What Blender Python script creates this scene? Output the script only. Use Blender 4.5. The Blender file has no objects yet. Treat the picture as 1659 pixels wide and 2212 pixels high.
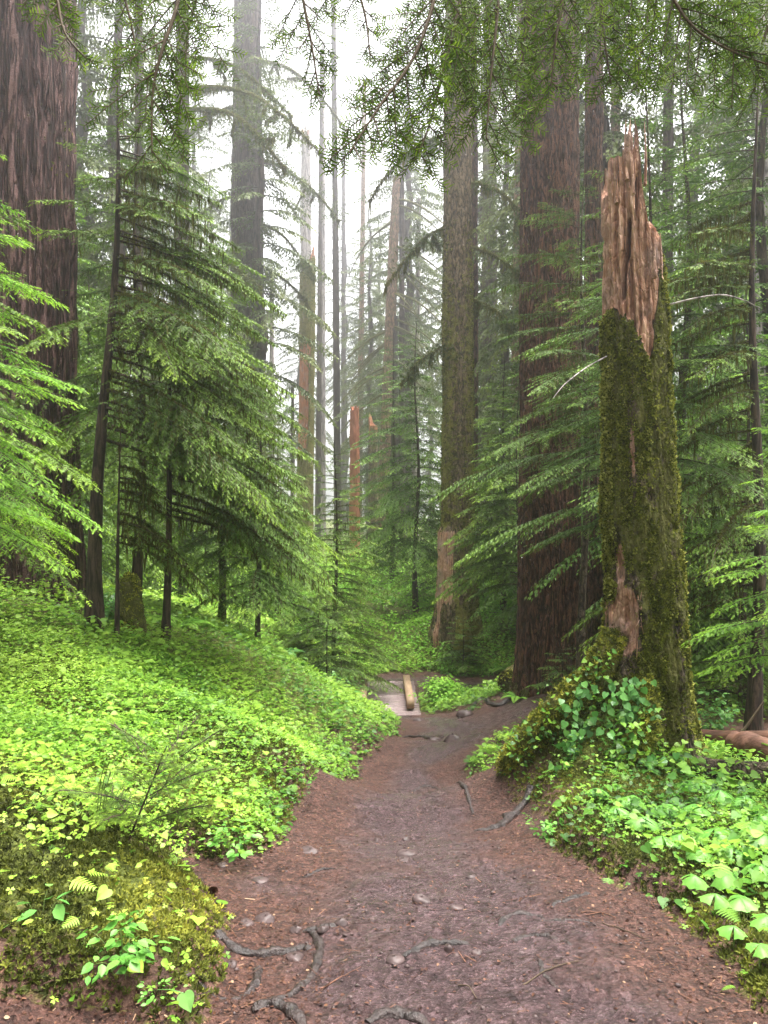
import bpy, math
import numpy as np
from mathutils import Vector

# ------------------------------------------------------------------ camera, sky, sun, exposure
scene = bpy.context.scene
COL = scene.collection
F = 1739.0           # focal length in units of the 1659-wide working copy of the photograph
CZ = 1.6
cam_d = bpy.data.cameras.new("camera")
cam_d.sensor_fit = 'HORIZONTAL'
cam_d.angle = 2 * math.atan(829.5 / F)
cam_d.clip_start = 0.05
cam_d.clip_end = 2000
cam = bpy.data.objects.new("camera", cam_d)
cam.location = (0, 0, CZ)
cam.rotation_euler = (math.radians(90), 0, 0)
COL.objects.link(cam)
scene.camera = cam

SUN_EL, SUN_AZ = math.radians(75), math.radians(62)
world = bpy.data.worlds.new("World")
scene.world = world
world.use_nodes = True
wn = world.node_tree
wn.nodes.clear()
w_out = wn.nodes.new('ShaderNodeOutputWorld')
w_bg = wn.nodes.new('ShaderNodeBackground')
w_hs = wn.nodes.new('ShaderNodeHueSaturation')
w_sky = wn.nodes.new('ShaderNodeTexSky')
w_sky.sky_type = 'NISHITA'
w_sky.sun_disc = False
w_sky.sun_elevation = SUN_EL
w_sky.sun_rotation = SUN_AZ
w_sky.air_density = 1.0
w_sky.dust_density = 4.0
w_hs.inputs['Saturation'].default_value = 0.04
w_bg.inputs['Strength'].default_value = 0.075
wn.links.new(w_sky.outputs[0], w_hs.inputs['Color'])
wn.links.new(w_hs.outputs[0], w_bg.inputs['Color'])
wn.links.new(w_bg.outputs[0], w_out.inputs['Surface'])

sun_d = bpy.data.lights.new("sun", 'SUN')
sun_d.energy = 1.5
sun_d.angle = math.radians(40)
sun_d.color = (1.0, 0.95, 0.86)
sun = bpy.data.objects.new("sun", sun_d)
sd_dir = Vector((math.sin(SUN_AZ) * math.cos(SUN_EL), math.cos(SUN_AZ) * math.cos(SUN_EL), math.sin(SUN_EL)))
sun.rotation_euler = sd_dir.to_track_quat('Z', 'Y').to_euler()
sun.location = (0, 0, 60)
COL.objects.link(sun)

vs = scene.view_settings
vs.view_transform = 'Standard'
vs.look = 'None'
vs.exposure = 3.1
vs.gamma = 1
vs.use_curve_mapping = False
cy = scene.cycles
cy.max_bounces = 7
cy.diffuse_bounces = 3
cy.glossy_bounces = 2
cy.transmission_bounces = 4
cy.volume_bounces = 1
cy.transparent_max_bounces = 4
cy.use_denoising = True
cy.caustics_reflective = False
cy.caustics_refractive = False
cy.sample_clamp_indirect = 6

HAZE_DENSITY = 0.0048

# ------------------------------------------------------------------ small helpers
def P(u, v, d):
    return np.array([(u - 829.5) / F * d, d, CZ - (v - 1106) / F * d])

def U(u, d):
    return (u - 829.5) / F * d

def hash3(i, j, k, seed):
    h = (i * 374761393 + j * 668265263 + k * 2147483647 + seed * 974711) & 0xFFFFFFFF
    h = ((h ^ (h >> 13)) * 1274126177) & 0xFFFFFFFF
    h = ((h ^ (h >> 16)) * 2246822519) & 0xFFFFFFFF
    return ((h ^ (h >> 15)) & 0xFFFFFF) / float(0xFFFFFF)

def vnoise(x, y, z, seed=0):
    x, y, z = np.broadcast_arrays(np.asarray(x, float), np.asarray(y, float), np.asarray(z, float))
    xi, yi, zi = np.floor(x).astype(np.int64), np.floor(y).astype(np.int64), np.floor(z).astype(np.int64)
    fx, fy, fz = x - xi, y - yi, z - zi
    fx, fy, fz = fx * fx * (3 - 2 * fx), fy * fy * (3 - 2 * fy), fz * fz * (3 - 2 * fz)
    r = 0
    for a in (0, 1):
        wx = fx if a else 1 - fx
        for b in (0, 1):
            wy = fy if b else 1 - fy
            for c in (0, 1):
                wz = fz if c else 1 - fz
                r = r + hash3(xi + a, yi + b, zi + c, seed) * wx * wy * wz
    return r

def fbm(x, y, z, seed=0, octs=4, gain=.5):
    r, a, s, n = 0, 1.0, 1.0, 0
    for o in range(octs):
        r = r + a * vnoise(x * s, y * s, z * s, seed + o * 17)
        n += a
        a *= gain
        s *= 2.03
    return r / n

def sstep(a, b, x):
    t = np.clip((x - a) / (b - a), 0, 1)
    return t * t * (3 - 2 * t)

def nrmz(v):
    return v / np.maximum(np.linalg.norm(v, axis=-1, keepdims=True), 1e-9)

class MB:
    """collects vertices, faces and per-vertex attributes of one mesh"""
    def __init__(s):
        s.v, s.f, s.n, s.a = [], [], 0, {}
    def add(s, verts, faces, **attrs):
        verts = np.asarray(verts, float).reshape(-1, 3)
        if len(verts) == 0:
            return
        fl = faces if isinstance(faces, (list, tuple)) else [faces]
        for f in fl:
            f = np.asarray(f, np.int64)
            if len(f):
                s.f.append(f + s.n)
        for k in set(s.a) | set(attrs):
            if k not in s.a:
                s.a[k] = [np.zeros(s.n)]
            val = attrs.get(k, 0.0)
            s.a[k].append(np.broadcast_to(np.asarray(val, float), (len(verts),)).copy())
        s.v.append(verts)
        s.n += len(verts)
    def verts(s):
        return np.concatenate(s.v)
    def mesh(s, name, smooth=True):
        me = bpy.data.meshes.new(name)
        V = np.concatenate(s.v).astype(np.float32)
        me.vertices.add(len(V))
        me.vertices.foreach_set('co', V.ravel())
        nl = sum(f.size for f in s.f)
        nf = sum(len(f) for f in s.f)
        me.loops.add(nl)
        me.loops.foreach_set('vertex_index', np.concatenate([f.ravel() for f in s.f]).astype(np.int32))
        me.polygons.add(nf)
        tot = np.concatenate([np.full(len(f), f.shape[1]) for f in s.f]).astype(np.int32)
        st = np.concatenate([[0], np.cumsum(tot)[:-1]]).astype(np.int32)
        me.polygons.foreach_set('loop_start', st)
        me.polygons.foreach_set('loop_total', tot)
        if smooth:
            me.polygons.foreach_set('use_smooth', np.ones(nf, bool))
        for k, L in s.a.items():
            at = me.attributes.new(k, 'FLOAT', 'POINT')
            at.data.foreach_set('value', np.concatenate(L).astype(np.float32))
        me.update(calc_edges=True)
        return me
    def build(s, name, mat, parent=None, loc=None, smooth=True):
        me = s.mesh(name, smooth)
        me.materials.append(mat)
        return link(name, me, parent, loc)

def link(name, me, parent=None, loc=None):
    o = bpy.data.objects.new(name, me)
    COL.objects.link(o)
    if parent is not None:
        o.parent = parent
    if loc is not None:
        o.location = [float(c) for c in loc]
    return o

def tag(o, label=None, cat=None, group=None, kind=None):
    if label: o['label'] = label
    if cat: o['category'] = cat
    if group: o['group'] = group
    if kind: o['kind'] = kind
    return o

def thing(name, label, cat, loc, group=None, rz=0.0, scale=1.0):
    o = bpy.data.objects.new(name, None)
    COL.objects.link(o)
    o.empty_display_size = .2
    o.location = [float(c) for c in loc]
    o.rotation_euler = (0, 0, rz)
    o.scale = (scale, scale, scale)
    return tag(o, label, cat, group)

def grid_faces(nr, nc, wrap=True):
    r = np.arange(nr - 1)[:, None]
    c = np.arange(nc if wrap else nc - 1)[None, :]
    c2 = (c + 1) % nc
    return np.stack([r * nc + c, r * nc + c2, (r + 1) * nc + c2, (r + 1) * nc + c], -1).reshape(-1, 4)

def resample(pts, n):
    pts = np.asarray(pts, float)
    t = np.linspace(0, 1, len(pts))
    q = np.linspace(0, 1, n)
    # catmull-rom
    i = np.clip((q * (len(pts) - 1)).astype(int), 0, len(pts) - 2)
    f = (q * (len(pts) - 1) - i)[:, None]
    g = lambda k: pts[np.clip(k, 0, len(pts) - 1)]
    p0, p1, p2, p3 = g(i - 1), g(i), g(i + 1), g(i + 2)
    return .5 * (2 * p1 + (p2 - p0) * f + (2 * p0 - 5 * p1 + 4 * p2 - p3) * f * f + (3 * p1 - p0 - 3 * p2 + p3) * f ** 3)

def tube(pts, rad, ns=6, cap=True, rough=0.0, seed=0, fr=8.0, flat=1.0):
    """a tube with tapering radius along a polyline; returns verts, [quads, tris]"""
    pts = np.asarray(pts, float)
    n = len(pts)
    rad = np.broadcast_to(np.asarray(rad, float), (n,))
    tan = nrmz(np.gradient(pts, axis=0))
    ref = np.array([0, 0, 1.0]) if abs(tan[:, 2]).mean() < .8 else np.array([1.0, 0, 0])
    side = nrmz(np.cross(tan, ref))
    up = np.cross(side, tan)
    th = np.linspace(0, 2 * np.pi, ns, endpoint=False)
    ring = side[:, None] * np.cos(th)[None, :, None] + up[:, None] * (np.sin(th) * flat)[None, :, None]
    r = rad[:, None]
    if rough:
        q = pts[:, None] + ring * r[..., None]
        r = r * (1 + rough * (fbm(q[..., 0] * fr, q[..., 1] * fr, q[..., 2] * fr, seed, 3) - .5) * 2)
    V = (pts[:, None] + ring * np.broadcast_to(r, (n, ns))[..., None]).reshape(-1, 3)
    faces = [grid_faces(n, ns)]
    if cap:
        R0, R1 = V[:ns], V[(n - 1) * ns:n * ns]
        V = np.vstack([V, R0, R1, R0.mean(0), R1.mean(0)])
        o0, o1 = n * ns, n * ns + ns
        a, b = n * ns + 2 * ns, n * ns + 2 * ns + 1
        i = np.arange(ns)
        j = (i + 1) % ns
        faces.append(np.stack([np.full(ns, a), o0 + j, o0 + i], -1))
        faces.append(np.stack([np.full(ns, b), o1 + i, o1 + j], -1))
    return V, faces

def box(c, s, R=None, bev=0.0):
    c, s = np.asarray(c, float), np.asarray(s, float) / 2
    v = np.array([[x, y, z] for z in (-1, 1) for y in (-1, 1) for x in (-1, 1)], float) * s
    if R is not None:
        v = v @ np.asarray(R).T
    f = np.array([[0, 2, 3, 1], [4, 5, 7, 6], [0, 1, 5, 4], [2, 6, 7, 3], [0, 4, 6, 2], [1, 3, 7, 5]])
    return v + c, f

def scatter(mb, tv, tf, base, d, n, size, width=None, **attrs):
    """copies a small template (k,3: along, side, normal) to many places in one mesh"""
    N = len(base)
    if N == 0:
        return
    d = nrmz(d)
    side = nrmz(np.cross(n, d))
    n = np.cross(d, side)
    size = np.broadcast_to(np.asarray(size, float), (N,))
    w = size if width is None else np.broadcast_to(np.asarray(width, float), (N,))
    tv = np.asarray(tv, float)
    k = len(tv)
    V = (base[:, None] + d[:, None] * (tv[None, :, 0] * size[:, None])[..., None]
         + side[:, None] * (tv[None, :, 1] * w[:, None])[..., None]
         + n[:, None] * (tv[None, :, 2] * size[:, None])[..., None]).reshape(-1, 3)
    off = (np.arange(N) * k)[:, None, None]
    fs = [(np.asarray(f)[None] + off).reshape(-1, np.asarray(f).shape[1]) for f in tf]
    at = {}
    for kk, a in attrs.items():
        a = np.broadcast_to(np.asarray(a, float), (N,))
        at[kk] = np.repeat(a, k)
    mb.add(V, fs, **at)

# leaf and twig templates (along, side, normal)
T_DIAMOND = ([(0, 0, 0), (.42, .5, 0), (1, 0, -.08), (.42, -.5, 0)], [[(0, 1, 2, 3)]])
def feather(pairs=5, needle=.2, w=.04):
    v, f = [], []
    for i in range(pairs):
        p = .04 + .88 * i / pairs
        for s in (1, -1):
            k = len(v)
            q = needle * (1 - .45 * (i / pairs))
            v += [(p - w, 0, 0), (p + w, 0, 0), (p + q * .55, s * q, -.02)]
            f.append((k, k + 1, k + 2) if s < 0 else (k + 1, k, k + 2))
    k = len(v)
    v += [(.8, .035, 0), (.8, -.035, 0), (1.02, 0, -.03)]
    f.append((k, k + 1, k + 2))
    k = len(v)
    v += [(0, .012, 0), (0, -.012, 0), (.9, -.008, 0), (.9, .008, 0)]
    return v, [f, [(k, k + 1, k + 2, k + 3)]]
T_FEATHER = feather(5, .27, .062)
T_FEATHER3 = feather(3, .34, .11)
_hx = [(.02, 0, .0), (-.05, .08, .02), (-.085, .2, .04), (-.05, .34, .06), (.05, .44, .065), (.2, .49, .06), (.38, .46, .045), (.56, .37, .02), (.74, .24, -.02), (.9, .1, -.07), (1.04, 0, -.13)]
_h = _hx + [(x, -y, z) for x, y, z in _hx[-2:0:-1]] + [(.38, 0, -.03)]
_nh = len(_h) - 1
T_HEART = (_h, [[(_nh, i, (i + 1) % _nh) for i in range(_nh)]])
_o = [(0, 0, 0), (.25, .3, .04), (.6, .3, .02), (1, 0, -.1), (.6, -.3, .02), (.25, -.3, .04), (.5, 0, -.05)]
T_OVAL = (_o, [[(6, (i + 1) % 6, i) for i in range(6)]])
def trefoil():
    v, f = [], []
    for a in (0, 2.1, -2.1):
        c, s = math.cos(a), math.sin(a)
        k = len(v)
        for x, y, z in ((.02, 0, 0), (.4, .36, -.02), (.86, .34, -.12), (.72, 0, -.1), (.86, -.34, -.12), (.4, -.36, -.02)):
            v.append((x * c * .62 - y * s * .62, x * s * .62 + y * c * .62, z * .7))
        f += [(k, k + 3, k + 2, k + 1), (k, k + 5, k + 4, k + 3)]
    return v, [f]
T_TREFOIL = trefoil()
def frond_t():
    v, f = [], []
    for i in range(7):
        p = .12 + .8 * i / 7
        q = .42 * (1 - .8 * (i / 7) ** 1.2)
        for s_ in (1, -1):
            k = len(v)
            v += [(p - .05, 0, 0), (p + .05, 0, 0), (p + q * .3, s_ * q, -.05), (p + q * .05, s_ * q * .6, -.02)]
            f.append((k, k + 1, k + 2, k + 3))
    k = len(v)
    v += [(-.1, .01, -.05), (-.1, -.01, -.05), (1.02, -.005, -.08), (1.02, .005, -.08)]
    f.append((k, k + 1, k + 2, k + 3))
    return v, [f]
T_FROND = frond_t()
def star(nb, spread, w, seed):
    r = np.random.default_rng(seed)
    v, f = [], []
    for i in range(nb):
        a = 2 * np.pi * i / nb + r.uniform(-.3, .3)
        l = r.uniform(.7, 1.1)
        sp = spread * r.uniform(.6, 1.2)
        out = np.array([np.cos(sp), np.sin(sp) * np.cos(a), np.sin(sp) * np.sin(a)])
        sd = np.array([0, -np.sin(a), np.cos(a)])
        k = len(v)
        v += [tuple(-sd * w * .5), tuple(sd * w * .5), tuple(out * l * .6 + sd * w * .8), tuple(out * l * .6 - sd * w * .8), tuple(out * l + np.array([-.18, 0, 0]))]
        f.append((k, k + 1, k + 2, k + 3))
        f.append((k + 3, k + 2, k + 4, k + 4))
    return v, f
def tuft_t(nb, spread, w, seed):
    v, f = star(nb, spread, w, seed)
    return v, [[q for q in f if q[2] != q[3]], [q[:3] for q in f if q[2] == q[3]]]
T_TUFT = tuft_t(5, .85, .16, 1)
T_TUFT3 = tuft_t(3, .8, .25, 2)

# ------------------------------------------------------------------ materials
def mat_new(name):
    m = bpy.data.materials.new(name)
    m.use_nodes = True
    m.node_tree.nodes.clear()
    return m, m.node_tree

class NT:
    def __init__(s, nt):
        s.t = nt
    def n(s, typ, ins=None, **props):
        nd = s.t.nodes.new(typ)
        for k, v in props.items():
            setattr(nd, k, v)
        for k, v in (ins or {}).items():
            sock = nd.inputs[k]
            if hasattr(v, 'is_output') or isinstance(v, bpy.types.NodeSocket):
                s.t.links.new(v, sock)
            else:
                sock.default_value = v
        return nd
    def coord(s, scale=(1, 1, 1), kind='Object'):
        c = s.n('ShaderNodeTexCoord')
        return s.n('ShaderNodeMapping', {'Vector': c.outputs[kind], 'Scale': scale}).outputs[0]
    def noise(s, vec, scale, detail=4, rough=.55, dist=0.0):
        return s.n('ShaderNodeTexNoise', {'Vector': vec, 'Scale': scale, 'Detail': detail, 'Roughness': rough, 'Distortion': dist}).outputs[0]
    def ramp(s, fac, stops):
        nd = s.n('ShaderNodeValToRGB', {'Fac': fac})
        el = nd.color_ramp.elements
        while len(el) < len(stops):
            el.new(.5)
        for e, (p, c) in zip(el, stops):
            e.position = p
            e.color = (c, c, c, 1) if isinstance(c, (int, float)) else (*c, 1)
        return nd.outputs[0]
    def mix(s, fac, a, b, mode='MIX'):
        nd = s.n('ShaderNodeMix', data_type='RGBA', blend_type=mode)
        for i, v in ((0, fac), (6, a), (7, b)):
            if isinstance(v, bpy.types.NodeSocket):
                s.t.links.new(v, nd.inputs[i])
            else:
                nd.inputs[i].default_value = v if isinstance(v, (int, float)) else (*v, 1)
        return nd.outputs[2]
    def math(s, op, a, b=0.0, clamp=False):
        nd = s.n('ShaderNodeMath', operation=op, use_clamp=clamp)
        for i, v in enumerate((a, b)):
            if isinstance(v, bpy.types.NodeSocket):
                s.t.links.new(v, nd.inputs[i])
            else:
                nd.inputs[i].default_value = v
        return nd.outputs[0]
    def attr(s, name):
        return s.n('ShaderNodeAttribute', attribute_name=name).outputs['Fac']
    def bump(s, h, strength=.5, dist=.02):
        return s.n('ShaderNodeBump', {'Height': h, 'Strength': strength, 'Distance': dist}).outputs[0]
    def out(s, sh):
        o = s.n('ShaderNodeOutputMaterial')
        s.t.links.new(sh, o.inputs['Surface'])

def leaf_mat(name, stops, trans=.35, rough=.5, spec=.16, nscale=1.5, namp=.5, back=None):
    m, nt = mat_new(name)
    s = NT(nt)
    t = s.attr('tint')
    nz = s.noise(s.coord(), nscale, 3)
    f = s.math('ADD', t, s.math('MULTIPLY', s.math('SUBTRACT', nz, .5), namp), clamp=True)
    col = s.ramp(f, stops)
    p = s.n('ShaderNodeBsdfPrincipled', {'Base Color': col, 'Roughness': rough, 'Specular IOR Level': spec})
    tc = s.mix(1.0, col, (1.0, 1.0, .55), 'MULTIPLY')
    tr = s.n('ShaderNodeBsdfTranslucent', {'Color': s.mix(.35, col, tc)})
    mx = s.n('ShaderNodeMixShader', {0: trans, 1: p.outputs[0], 2: tr.outputs[0]})
    s.out(mx.outputs[0])
    return m

def bark_mat(name, dark, light, scale=6, stretch=.14, moss=(.05, .05, .013), moss_hi=(.13, .125, .03), wood=(.33, .165, .105), wood_hi=(.58, .37, .27), bump=.8, bdist=.02, rough=.85, furrow=None):
    m, nt = mat_new(name)
    s = NT(nt)
    v = s.coord((1, 1, stretch))
    vi = s.coord()
    n1 = s.noise(v, scale, 6, .6, .3)
    n2 = s.noise(vi, scale * 5, 4, .6)
    n3 = s.noise(vi, 1.1, 3, .5)
    rid = lambda n: s.math('ABSOLUTE', s.math('SUBTRACT', s.math('MULTIPLY', n, 2.0), 1.0))
    ra = rid(s.noise(v, scale, 2, .5, .25))
    rb_ = rid(s.noise(v, scale * 2.1, 2, .5, .2))
    rid2 = s.math('MINIMUM', s.ramp(ra, [(0, 0), (.2, 1)]), s.math('ADD', s.ramp(rb_, [(0, 0), (.16, 1)]), .25))
    f = s.math('MULTIPLY', rid2, s.math('ADD', s.math('MULTIPLY', n2, 1.1), .15), clamp=True)
    fur = furrow or tuple(c * .22 for c in dark)
    col = s.ramp(f, [(.06, fur), (.36, dark), (.8, light)])
    col = s.mix(s.ramp(n3, [(.35, .0), (.7, .3)]), col, s.mix(.5, col, light))
    # exposed wood fibre
    vf = s.coord((1, 1, .05))
    w1 = s.noise(vf, 28, 5, .65)
    wc = s.ramp(w1, [(.34, tuple(c * .25 for c in wood)), (.47, wood), (.68, wood_hi)])
    wc = s.mix(s.ramp(s.noise(vi, 3, 3), [(.45, 0), (.7, .6)]), wc, (.34, .26, .235))
    aw = s.attr('wood')
    wf = s.ramp(s.math('ADD', aw, s.math('MULTIPLY', s.math('SUBTRACT', s.noise(v, 14, 4), .5), .5)), [(.45, 0), (.55, 1)])
    col = s.mix(wf, col, wc)
    # moss
    am = s.attr('moss')
    mn = s.noise(vi, 5.5, 5, .65)
    mf = s.ramp(s.math('ADD', am, s.math('MULTIPLY', s.math('SUBTRACT', mn, .5), 1.3)), [(.5, 0), (.62, 1)])
    mc = s.mix(s.noise(vi, 40, 3), moss, moss_hi)
    col = s.mix(mf, col, mc)
    h = s.math('ADD', s.math('MULTIPLY', rid2, 1.0), s.math('MULTIPLY', n2, .5))
    h = s.math('ADD', h, s.math('MULTIPLY', s.math('MULTIPLY', w1, wf), .7))
    h = s.math('ADD', h, s.math('MULTIPLY', s.math('MULTIPLY', s.noise(vi, 55, 3), mf), .8))
    p = s.n('ShaderNodeBsdfPrincipled', {'Base Color': col, 'Roughness': rough, 'Specular IOR Level': .25, 'Normal': s.bump(h, bump, bdist)})
    s.out(p.outputs[0])
    return m

def plain_mat(name, c1, c2, scale=20, rough=.8, spec=.25, bump=.4, bdist=.005, stretch=(1, 1, 1), coat=0.0):
    m, nt = mat_new(name)
    s = NT(nt)
    v = s.coord(stretch)
    n1 = s.noise(v, scale, 5, .6)
    n2 = s.noise(v, scale * .2, 3)
    col = s.mix(s.ramp(s.math('ADD', s.math('MULTIPLY', n1, .6), s.math('MULTIPLY', n2, .4)), [(.35, 0), (.65, 1)]), c1, c2)
    p = s.n('ShaderNodeBsdfPrincipled', {'Base Color': col, 'Roughness': rough, 'Specular IOR Level': spec, 'Coat Weight': coat, 'Coat Roughness': .25, 'Normal': s.bump(n1, bump, bdist)})
    s.out(p.outputs[0])
    return m

M = {}
M['needle_dark'] = leaf_mat('hemlock_needles', [(.0, (.016, .032, .005)), (.40, (.052, .102, .012)), (.76, (.125, .22, .022)), (1, (.24, .37, .035))], trans=.28, nscale=.9)
M['needle_bright'] = leaf_mat('fresh_hemlock_needles', [(.0, (.035, .09, .018)), (.4, (.10, .23, .03)), (.8, (.22, .42, .045)), (1, (.33, .54, .06))], trans=.4, nscale=1.2)
M['needle_blue'] = leaf_mat('bluish_hemlock_needles', [(.0, (.017, .037, .008)), (.40, (.055, .112, .020)), (.76, (.125, .228, .036)), (1, (.22, .35, .055))], trans=.28, nscale=.9)  # slightly bluer green than the other hemlock needles
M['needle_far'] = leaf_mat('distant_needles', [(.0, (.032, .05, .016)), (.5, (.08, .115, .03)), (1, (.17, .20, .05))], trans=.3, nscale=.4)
M['needle_over'] = leaf_mat('wet_overhead_needles', [(.0, (.022, .042, .008)), (.5, (.075, .135, .016)), (1, (.20, .29, .035))], trans=.5, rough=.5, spec=.14, nscale=4)
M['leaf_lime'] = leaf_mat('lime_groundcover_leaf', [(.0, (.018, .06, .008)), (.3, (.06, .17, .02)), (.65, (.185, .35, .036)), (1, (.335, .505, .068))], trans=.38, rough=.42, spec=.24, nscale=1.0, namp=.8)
M['leaf_green'] = leaf_mat('green_leaf', [(.0, (.03, .10, .022)), (.5, (.09, .26, .05)), (1, (.2, .42, .1))], trans=.3, rough=.34, spec=.35, nscale=3)
M['leaf_big'] = leaf_mat('broad_green_leaf', [(.0, (.06, .19, .025)), (.5, (.12, .32, .05)), (1, (.20, .43, .075))], trans=.35, rough=.38, spec=.28, nscale=5)
M['under'] = leaf_mat('undergrowth_leaf', [(.0, (.07, .18, .03)), (.5, (.18, .40, .05)), (1, (.34, .58, .08))], trans=.4, nscale=.35, namp=.9)
M['moss'] = leaf_mat('feather_moss', [(.0, (.022, .026, .006)), (.35, (.075, .09, .014)), (.75, (.20, .215, .03)), (1, (.37, .36, .05))], trans=.3, rough=.7, spec=.15, nscale=2.2, namp=1.0)
M['moss_dark'] = leaf_mat('trunk_moss', [(.0, (.03, .035, .007)), (.4, (.085, .098, .014)), (.75, (.18, .19, .03)), (1, (.34, .34, .09))], trans=.3, rough=.75, spec=.12, nscale=2.0, namp=.7)
M['moss_pale'] = leaf_mat('hanging_moss', [(.0, (.05, .05, .012)), (.5, (.11, .11, .03)), (1, (.22, .21, .07))], trans=.4, rough=.8, spec=.1, nscale=1.5)
M['bark_red'] = bark_mat('furrowed_red_bark', (.065, .030, .027), (.18, .10, .095), scale=9, stretch=.10, bump=1.0, bdist=.05)
M['bark_dark'] = bark_mat('dark_red_bark', (.06, .025, .015), (.155, .07, .044), scale=14, stretch=.2, bump=1.0, bdist=.04)
M['bark_grey'] = bark_mat('grey_bark', (.045, .029, .025), (.105, .07, .062), scale=8, bump=.8, bdist=.03)
M['bark_mossy'] = bark_mat('mossy_bark', (.05, .036, .024), (.12, .088, .062), scale=11, stretch=.4, bump=.9, bdist=.02)
M['bark_tan'] = bark_mat('tan_bark', (.16, .09, .05), (.33, .20, .13), scale=9, stretch=.3, bump=.7)
M['bark_olive'] = bark_mat('olive_mossy_bark', (.10, .07, .04), (.22, .16, .10), scale=11, stretch=.3, bump=.9, moss=(.10, .092, .02), moss_hi=(.24, .215, .05))
M['bark_snag'] = bark_mat('orange_wood_mossy_bark', (.11, .075, .045), (.24, .17, .11), scale=9, stretch=.3, bump=.9, moss=(.10, .09, .022), moss_hi=(.24, .21, .05), wood=(.38, .13, .06), wood_hi=(.60, .29, .17))
M['red_stub'] = plain_mat('red_broken_wood', (.26, .075, .04), (.52, .21, .13), 12, rough=.75, bump=.9, bdist=.02, stretch=(1, 1, .3))
M['bark_pale'] = bark_mat('pale_wood_and_haze', (.26, .22, .22), (.42, .37, .37), scale=5, bump=.4)  # pale dead wood; on far trunks the pallor paints in haze
M['bark_young'] = bark_mat('young_bark', (.035, .022, .017), (.075, .05, .036), scale=14, bump=.5, bdist=.008)
M['twig'] = plain_mat('twig_bark', (.05, .035, .022), (.09, .065, .04), 30)
M['root'] = plain_mat('wet_root_bark', (.006, .004, .004), (.038, .024, .022), 34, rough=.45, spec=.45, bump=1.0, bdist=.02, stretch=(1, 1, 1))
M['rock'] = plain_mat('wet_trail_rock', (.03, .02, .019), (.09, .06, .058), 14, rough=.5, spec=.3, bump=.5, bdist=.01)
M['deck'] = plain_mat('wet_bridge_planks', (.17, .125, .125), (.33, .25, .25), 9, rough=.45, spec=.4, bump=.3, stretch=(6, 1, 1))
M['rail'] = plain_mat('sawn_bridge_beam', (.22, .145, .09), (.40, .28, .18), 9, rough=.6, bump=.3, stretch=(6, 1, 6))
M['redwood'] = plain_mat('rotten_red_wood', (.045, .021, .014), (.17, .08, .05), 12, rough=.75, bump=.9, bdist=.02, stretch=(.25, 1, 1))
M['stem'] = plain_mat('green_stem', (.10, .16, .04), (.16, .22, .06), 20, rough=.5)

def ground_mat():
    m, nt = mat_new('forest_floor')
    s = NT(nt)
    v = s.coord()
    big = s.noise(v, .8, 4)
    mid = s.noise(v, 9, 5, .65)
    fin = s.noise(v, 60, 4, .7)
    dirt = s.ramp(s.math('ADD', s.math('MULTIPLY', mid, .5), s.math('MULTIPLY', fin, .5)), [(.36, (.022, .012, .008)), (.5, (.07, .035, .025)), (.66, (.15, .08, .055))])
    moss = s.ramp(fin, [(.35, (.03, .04, .006)), (.55, (.09, .11, .015)), (.7, (.18, .18, .03))])
    bright = s.attr('moss')
    f = s.ramp(s.math('ADD', bright, s.math('MULTIPLY', s.math('SUBTRACT', s.math('ADD', s.math('MULTIPLY', big, .5), s.math('MULTIPLY', mid, .5)), .5), 1.2)), [(.42, 0), (.62, 1)])
    col = s.mix(f, dirt, moss)
    h = s.math('ADD', mid, s.math('MULTIPLY', fin, .5))
    p = s.n('ShaderNodeBsdfPrincipled', {'Base Color': col, 'Roughness': .8, 'Specular IOR Level': .3, 'Normal': s.bump(h, .8, .03)})
    s.out(p.outputs[0])
    return m

def path_mat():
    m, nt = mat_new('wet_dirt_trail')
    s = NT(nt)
    v = s.coord()
    big = s.noise(v, 1.3, 4, .6)
    mid = s.noise(v, 14, 5, .7)
    fin = s.noise(v, 75, 5, .75)
    gr = s.n('ShaderNodeTexVoronoi', {'Vector': v, 'Scale': 46.0, 'Randomness': 1.0})
    f = s.math('ADD', s.math('MULTIPLY', mid, .45), s.math('MULTIPLY', fin, .55))
    dirt = s.ramp(f, [(.37, (.014, .006, .005)), (.5, (.060, .026, .019)), (.64, (.13, .062, .048))])
    wet = s.ramp(f, [(.36, (.018, .010, .011)), (.5, (.066, .040, .042)), (.66, (.14, .096, .102))])
    wear = s.attr('wear')
    wf = s.ramp(s.math('ADD', wear, s.math('MULTIPLY', s.math('SUBTRACT', s.math('ADD', s.math('MULTIPLY', big, .7), s.math('MULTIPLY', mid, .3)), .5), 2.0)), [(.35, 0), (.85, 1)])
    col = s.mix(wf, dirt, wet)
    chip = s.ramp(gr.outputs['Color'], [(.1, .35), (.9, 1.5)])
    col = s.mix(.7, col, chip, 'MULTIPLY')
    moss = s.ramp(fin, [(.35, (.04, .045, .008)), (.65, (.16, .15, .03))])
    mo = s.ramp(s.math('ADD', s.attr('moss'), s.math('MULTIPLY', s.math('SUBTRACT', mid, .5), 1.2)), [(.45, 0), (.65, 1)])
    col = s.mix(mo, col, moss)
    rg = s.mix(wf, (.65, .65, .65), (.2, .2, .2))
    rgh = s.math('ADD', s.n('ShaderNodeSeparateColor', {0: rg}).outputs[0], s.math('MULTIPLY', s.math('SUBTRACT', fin, .5), .5), clamp=True)
    h = s.math('ADD', s.math('MULTIPLY', mid, 1.0), s.math('ADD', s.math('MULTIPLY', fin, .5), s.math('MULTIPLY', gr.outputs['Distance'], .6)))
    p = s.n('ShaderNodeBsdfPrincipled', {'Base Color': col, 'Roughness': rgh, 'Specular IOR Level': .32, 'Normal': s.bump(h, 1.0, .03)})
    s.out(p.outputs[0])
    return m
M['ground'] = ground_mat()
M['path'] = path_mat()

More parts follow.
